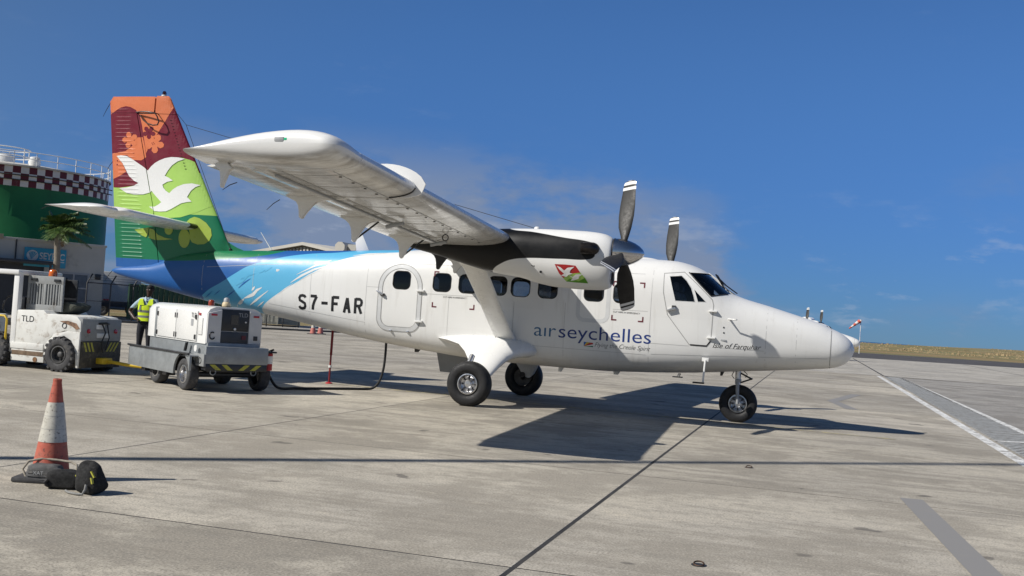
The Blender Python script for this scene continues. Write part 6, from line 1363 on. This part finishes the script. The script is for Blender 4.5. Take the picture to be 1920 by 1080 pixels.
for k in range(40):
    az = 2*math.pi*k/40*2.4+rp.uniform(-.3, .3); el = R(rp.uniform(-16, 70)); Lf = rp.uniform(1.0, 1.6); d = Vector((math.cos(az)*math.cos(el)+.15, math.sin(az)*math.cos(el), math.sin(el))); wind = Vector((.25, .05, -.1))
    pts = []
    for i in range(9):
        s_ = i/8; pts.append(crown+d*(Lf*s_)+(Vector((0, 0, -.62))+wind)*(s_*s_*Lf*.5))
    b = MB(); b.tube(pts, [.022-.018*i/8 for i in range(9)], 4); side_ = d.cross(Vector((0, 0, 1))).normalized()
    for i in range(1, 26):
        s_ = .12+.88*i/25; q = s_*8; i0 = min(7, int(q)); p = pts[i0].lerp(pts[i0+1], q-i0); tg = (pts[i0+1]-pts[i0]).normalized(); ll = .62*math.sin(math.pi*(.15+.80*s_))*rp.uniform(.8, 1.1)
        for s2 in (-1, 1):
            o_ = (side_*s2*.80+tg*.55+Vector((0, 0, -.22+rp.uniform(-.2, .15)))).normalized()*ll; w2 = tg*.028
            m_ = p+o_*.5+Vector((0, 0, .02)); b.add([p-w2*.6, p+w2*.6, m_+w2, p+o_+Vector((0, 0, -.06)), m_-w2], [(0, 1, 2, 4), (4, 2, 3)])
    b.build('frond', M_palmdry if (el < R(-4) and k % 3 == 0) else M_palm, PT)

# fence along the apron edge: posts with raked arms, rails and wires
FN = thing('perimeter_fence', 'dark wire fence with raked arms along the far apron edge behind the person', 'fence', (0, 0, 0)); pa, pb2 = at(158, 600, 27.5), at(560, 600, 44)
A_ = Vector((pa.x, pa.y, 0)); Bv = Vector((pb2.x, pb2.y, 0)); npst = 12; dirf = (Bv-A_).normalized(); outw = Vector((dirf.y, -dirf.x, 0))
for k in range(npst):
    p = A_.lerp(Bv, k/(npst-1)); MB().tube([p, p+Vector((0, 0, 1.95)), p+Vector((0, 0, 2.0))+dirf*.30+Vector((0, 0, .42))], .04, 6).build('post', M_darkmetal, FN, smooth=60)
for z, r_ in ((1.95, .03), (.10, .025), (1.0, .018)): MB().tube([A_+Vector((0, 0, z)), Bv+Vector((0, 0, z))], r_, 5).build('rail', M_darkmetal, FN)
for z, o_ in ((2.12, .09), (2.25, .18), (2.38, .27)): MB().tube([A_+Vector((0, 0, z))+dirf*o_, Bv+Vector((0, 0, z))+dirf*o_], .007, 4).build('barbed_wire', M_darkmetal, FN)
def wire_mesh():
    t = NT('chain_link'); t.n.remove(t.b); co = t.coord('Object'); sp = t.node('ShaderNodeSeparateXYZ'); t.l.new(co, sp.inputs[0])
    a = t.math('ADD', t.math('MULTIPLY', sp.outputs[0], 1.0/dirf.x*.707), sp.outputs[2]); c = t.math('SUBTRACT', t.math('MULTIPLY', sp.outputs[0], 1.0/dirf.x*.707), sp.outputs[2])
    f = t.math('MAXIMUM', t.math('LESS_THAN', t.math('FRACT', t.math('MULTIPLY', a, 12)), .06), t.math('LESS_THAN', t.math('FRACT', t.math('MULTIPLY', c, 12)), .06))
    d_ = t.node('ShaderNodeBsdfDiffuse'); d_.inputs[0].default_value = (.08, .08, .08, 1); tr = t.node('ShaderNodeBsdfTransparent'); mx = t.node('ShaderNodeMixShader'); t.l.new(f, mx.inputs[0]); t.l.new(tr.outputs[0], mx.inputs[1]); t.l.new(d_.outputs[0], mx.inputs[2]); t.l.new(mx.outputs[0], t.out.inputs[0]); return t.m
MB().add([A_+Vector((0, 0, .08)), Bv+Vector((0, 0, .08)), Bv+Vector((0, 0, 1.95)), A_+Vector((0, 0, 1.95))], [(0, 1, 2, 3)]).build('chain_link', wire_mesh(), FN)
# green corrugated hoarding
hA, hB = at(236, 600, 30.5), at(292, 600, 31.5); GH = thing('green_hoarding', 'dark green corrugated hoarding standing behind the person', 'hoarding', (hA.x, hA.y, 0), math.atan2(hB.y-hA.y, hB.x-hA.x)); Lh = (hB-hA).to_2d().length if hasattr(hB-hA, 'to_2d') else 2.0
Lh = math.hypot(hB.x-hA.x, hB.y-hA.y)+5.5; nP = 26; M_hoard = mat('dark_green_sheet', (.012, .055, .028), .55, var=.15)
for k in range(nP): x = Lh*k/nP; MB().prism([(x, 0), (x+Lh/nP*.25, -.05), (x+Lh/nP*.6, -.05), (x+Lh/nP*.85, 0), (x+Lh/nP*.97, 0), (x+Lh/nP*.97, .02), (x, .02)], 'z', .12, 2.05-.2*(k > 8)).build('sheet', M_hoard, GH)
MB().box(0, Lh, .02, .08, .3, .4).build('rail', M_darkmetal, GH); MB().box(0, Lh, .02, .08, 1.6, 1.7).build('rail', M_darkmetal, GH)
# white box lorry behind the fence
tp_ = at(228, 600, 33.0); TK = thing('box_lorry', 'white box lorry with a round red letter mark behind the fence', 'lorry', (tp_.x, 36.0, 0), R(38)); tp_ = at(222, 600, 36.0); TK.location = (tp_.x, 36, 0)
MB().box(-1.15, 1.15, 0, 5.0, .95, 2.75).build('cargo_box', mat('lorry_white', (.50, .50, .48), .5, var=.05), TK, bevel=.04); MB().box(-1.0, 1.0, 5.2, 7.0, .6, 2.5).build('cab', M_dirtywhite, TK, bevel=.15)
MB().box(-1.1, 1.1, -.02, 7.0, .62, .90).build('chassis', M_darkmetal, TK, bevel=.02)
for y in (1.2, 6.1):
    for s_ in (-1, 1): gwheel(TK, (s_*1.0, y, .45), .45, .26, .24, s_, M_grey).rotation_euler = (0, 0, 0)
for x in (-.8, .8): MB().box(x-.16, x+.16, -.05, 0, .98, 1.08).build('tail_lamp', M_redlens, TK, bevel=.01)
rd = MB().lathe([(.50, 0), (.50, .02)], 24, 'x', (1.152, 1.3, 1.95)).build('round_mark', mat('dull_red_print', (.30, .05, .05), .6), TK); MB().lathe([(.38, 0), (.38, .012)], 24, 'x', (1.172, 1.3, 1.95)).build('round_mark_field', mat('lorry_white', (.5, .5, .48)), TK)
letters(TK, 'G', place(1.186, 1.08, 1.72, R(90)), .62, mat('dull_red_print', (.30, .05, .05)))
# hangar and water tank beyond the tail
hc = at(570, 470, 75.0); HG = thing('hangar', 'cream gabled hangar with slatted gable end far behind the fuselage', 'hangar', (hc.x, 75, 0), R(-14)); zr_ = at(570, 456.5, 75).z; ze = at(470, 469, 75).z-.35; hwid = 8.5
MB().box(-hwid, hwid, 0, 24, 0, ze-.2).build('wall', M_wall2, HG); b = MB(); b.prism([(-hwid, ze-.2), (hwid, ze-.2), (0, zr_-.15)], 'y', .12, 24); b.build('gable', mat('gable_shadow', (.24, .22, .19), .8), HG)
for s_ in (-1, 1): b = MB(); b.prism([(s_*(hwid+.5), ze-.32), (s_*(hwid+.5), ze-.02), (0, zr_+.12), (0, zr_-.18)], 'y', -.35, 24.3); b.build('roof_slope', M_wall2, HG)
for k in range(-19, 20):
    x = k*.44; zt2 = ze+(zr_-ze)*(1-abs(x)/hwid)-.32
    if zt2 > ze-.4: MB().box(x-.11, x+.11, .0, .14, ze-1.2, zt2).build('slat', M_wall2, HG)
wt = at(637, 463, 70.0); WT = thing('water_tank', 'pale octagonal tank standing high beside the hangar', 'water tank', (wt.x, 70, 0)); b = MB(); b.lathe([(.52, 0), (.52, 2.4)], 8, 'y', (0, 0, wt.z)); 
b.v = [((x)*math.cos(R(22.5))-(z-wt.z)*math.sin(R(22.5)), y, wt.z+(x)*math.sin(R(22.5))+(z-wt.z)*math.cos(R(22.5))) for x, y, z in b.v]; wo = b.build('vessel', M_wall2, WT)
for x in (-.35, .35):
    for y in (.3, 2.1): MB().box(x-.06, x+.06, y-.06, y+.06, 0, wt.z-.4).build('leg', M_darkmetal, WT)
MB().box(.55, 1.35, .6, 1.8, wt.z-.5, wt.z+.32).build('pump_housing', M_wall, WT)
# containers, cones and kerb at the far edge
for (px, y, w_, lb, cc) in ((528, 44.0, 2.44, 'grey-green shipping container farther from the hangar cones', (.22, .25, .25)), (486, 43.0, 2.44, 'pale shipping container end partly behind the power unit', (.46, .45, .38))):
    c = at(px, 600, y); CT = thing('shipping_container', lb, 'container', (c.x, y, 0), R(30), 'containers beyond the apron'); m_ = mat('container_'+str(px), cc, .6, var=.1); MB().box(-1.22, 1.22, 0, 6, .12, 2.5).build('box', m_, CT)
    for k in range(9): MB().box(-1.15+k*.27, -1.02+k*.27, -.04, .0, .25, 2.4).build('corrugation', m_, CT)
    for x in (-1.22, 1.14): MB().box(x, x+.08, -.06, .04, .1, 2.52).build('corner_post', m_, CT)
for k, px in enumerate((586.5, 600.5)):
    c = atz(px, 626.5); t_ = thing('traffic_cone', ('left' if k == 0 else 'right')+' one of two small faded cones far behind the fuselage belly', 'traffic cone', (c.x, c.y, 0), 0, 'small cones at the far apron edge')
    MB().lathe([(.17, .03), (.115, .34)], 16, cap=False).build('lower_band', mat('faded_cone', (.50, .16, .13), .6), t_, smooth=60); MB().lathe([(.116, .34), (.045, .72), (.001, .73)], 16, cap=False).build('upper_band', M_sleeve, t_, smooth=60); MB().box(-.24, .24, -.24, .24, 0, .04).build('rubber_base', M_rubber2, t_, bevel=.01)
kA, kB = at(180, 600, 26.0), at(900, 600, 50.0); KB = MB().bar((kA.x, kA.y, .03), (kB.x, kB.y, .03), .35, .14).build('kerb', mat('dark_kerb', (.10, .095, .085), .9, var=.2), None); KB['kind'] = 'structure'
# windsock
ws = at(1612, 640, 130.0); WS = thing('windsock', 'red and white windsock on a thin pole beyond the far aircraft nose', 'windsock', (ws.x, 130, 0)); zt3 = at(1612, 601, 130).z
for k in range(6): MB().tube([(0, 0, zt3*k/6), (0, 0, zt3*(k+1)/6)], .05, 8).build('pole_band', M_white if k % 2 == 0 else mat('faded_blue_white', (.5, .55, .7), .5), WS, smooth=60)
se = at(1592, 616, 130); sp0 = Vector((-.12, 0, zt3-.05)); sp1 = Vector((se.x-ws.x, -.3, se.z)); 
for k in range(5):
    a0, a1 = sp0.lerp(sp1, k/5), sp0.lerp(sp1, (k+1)/5); MB().tube([a0, a1], [.27-.038*k, .27-.038*(k+1)], 12).build('sock_band', mat('sock_red', (.55, .10, .06), .7) if k % 2 == 0 else mat('sock_white', (.65, .6, .58), .7), WS, smooth=60)
MB().lathe([(.14, -.1), (.14, .12)], 10, c=(0, 0, zt3)).build('pole_head', M_white, WS)
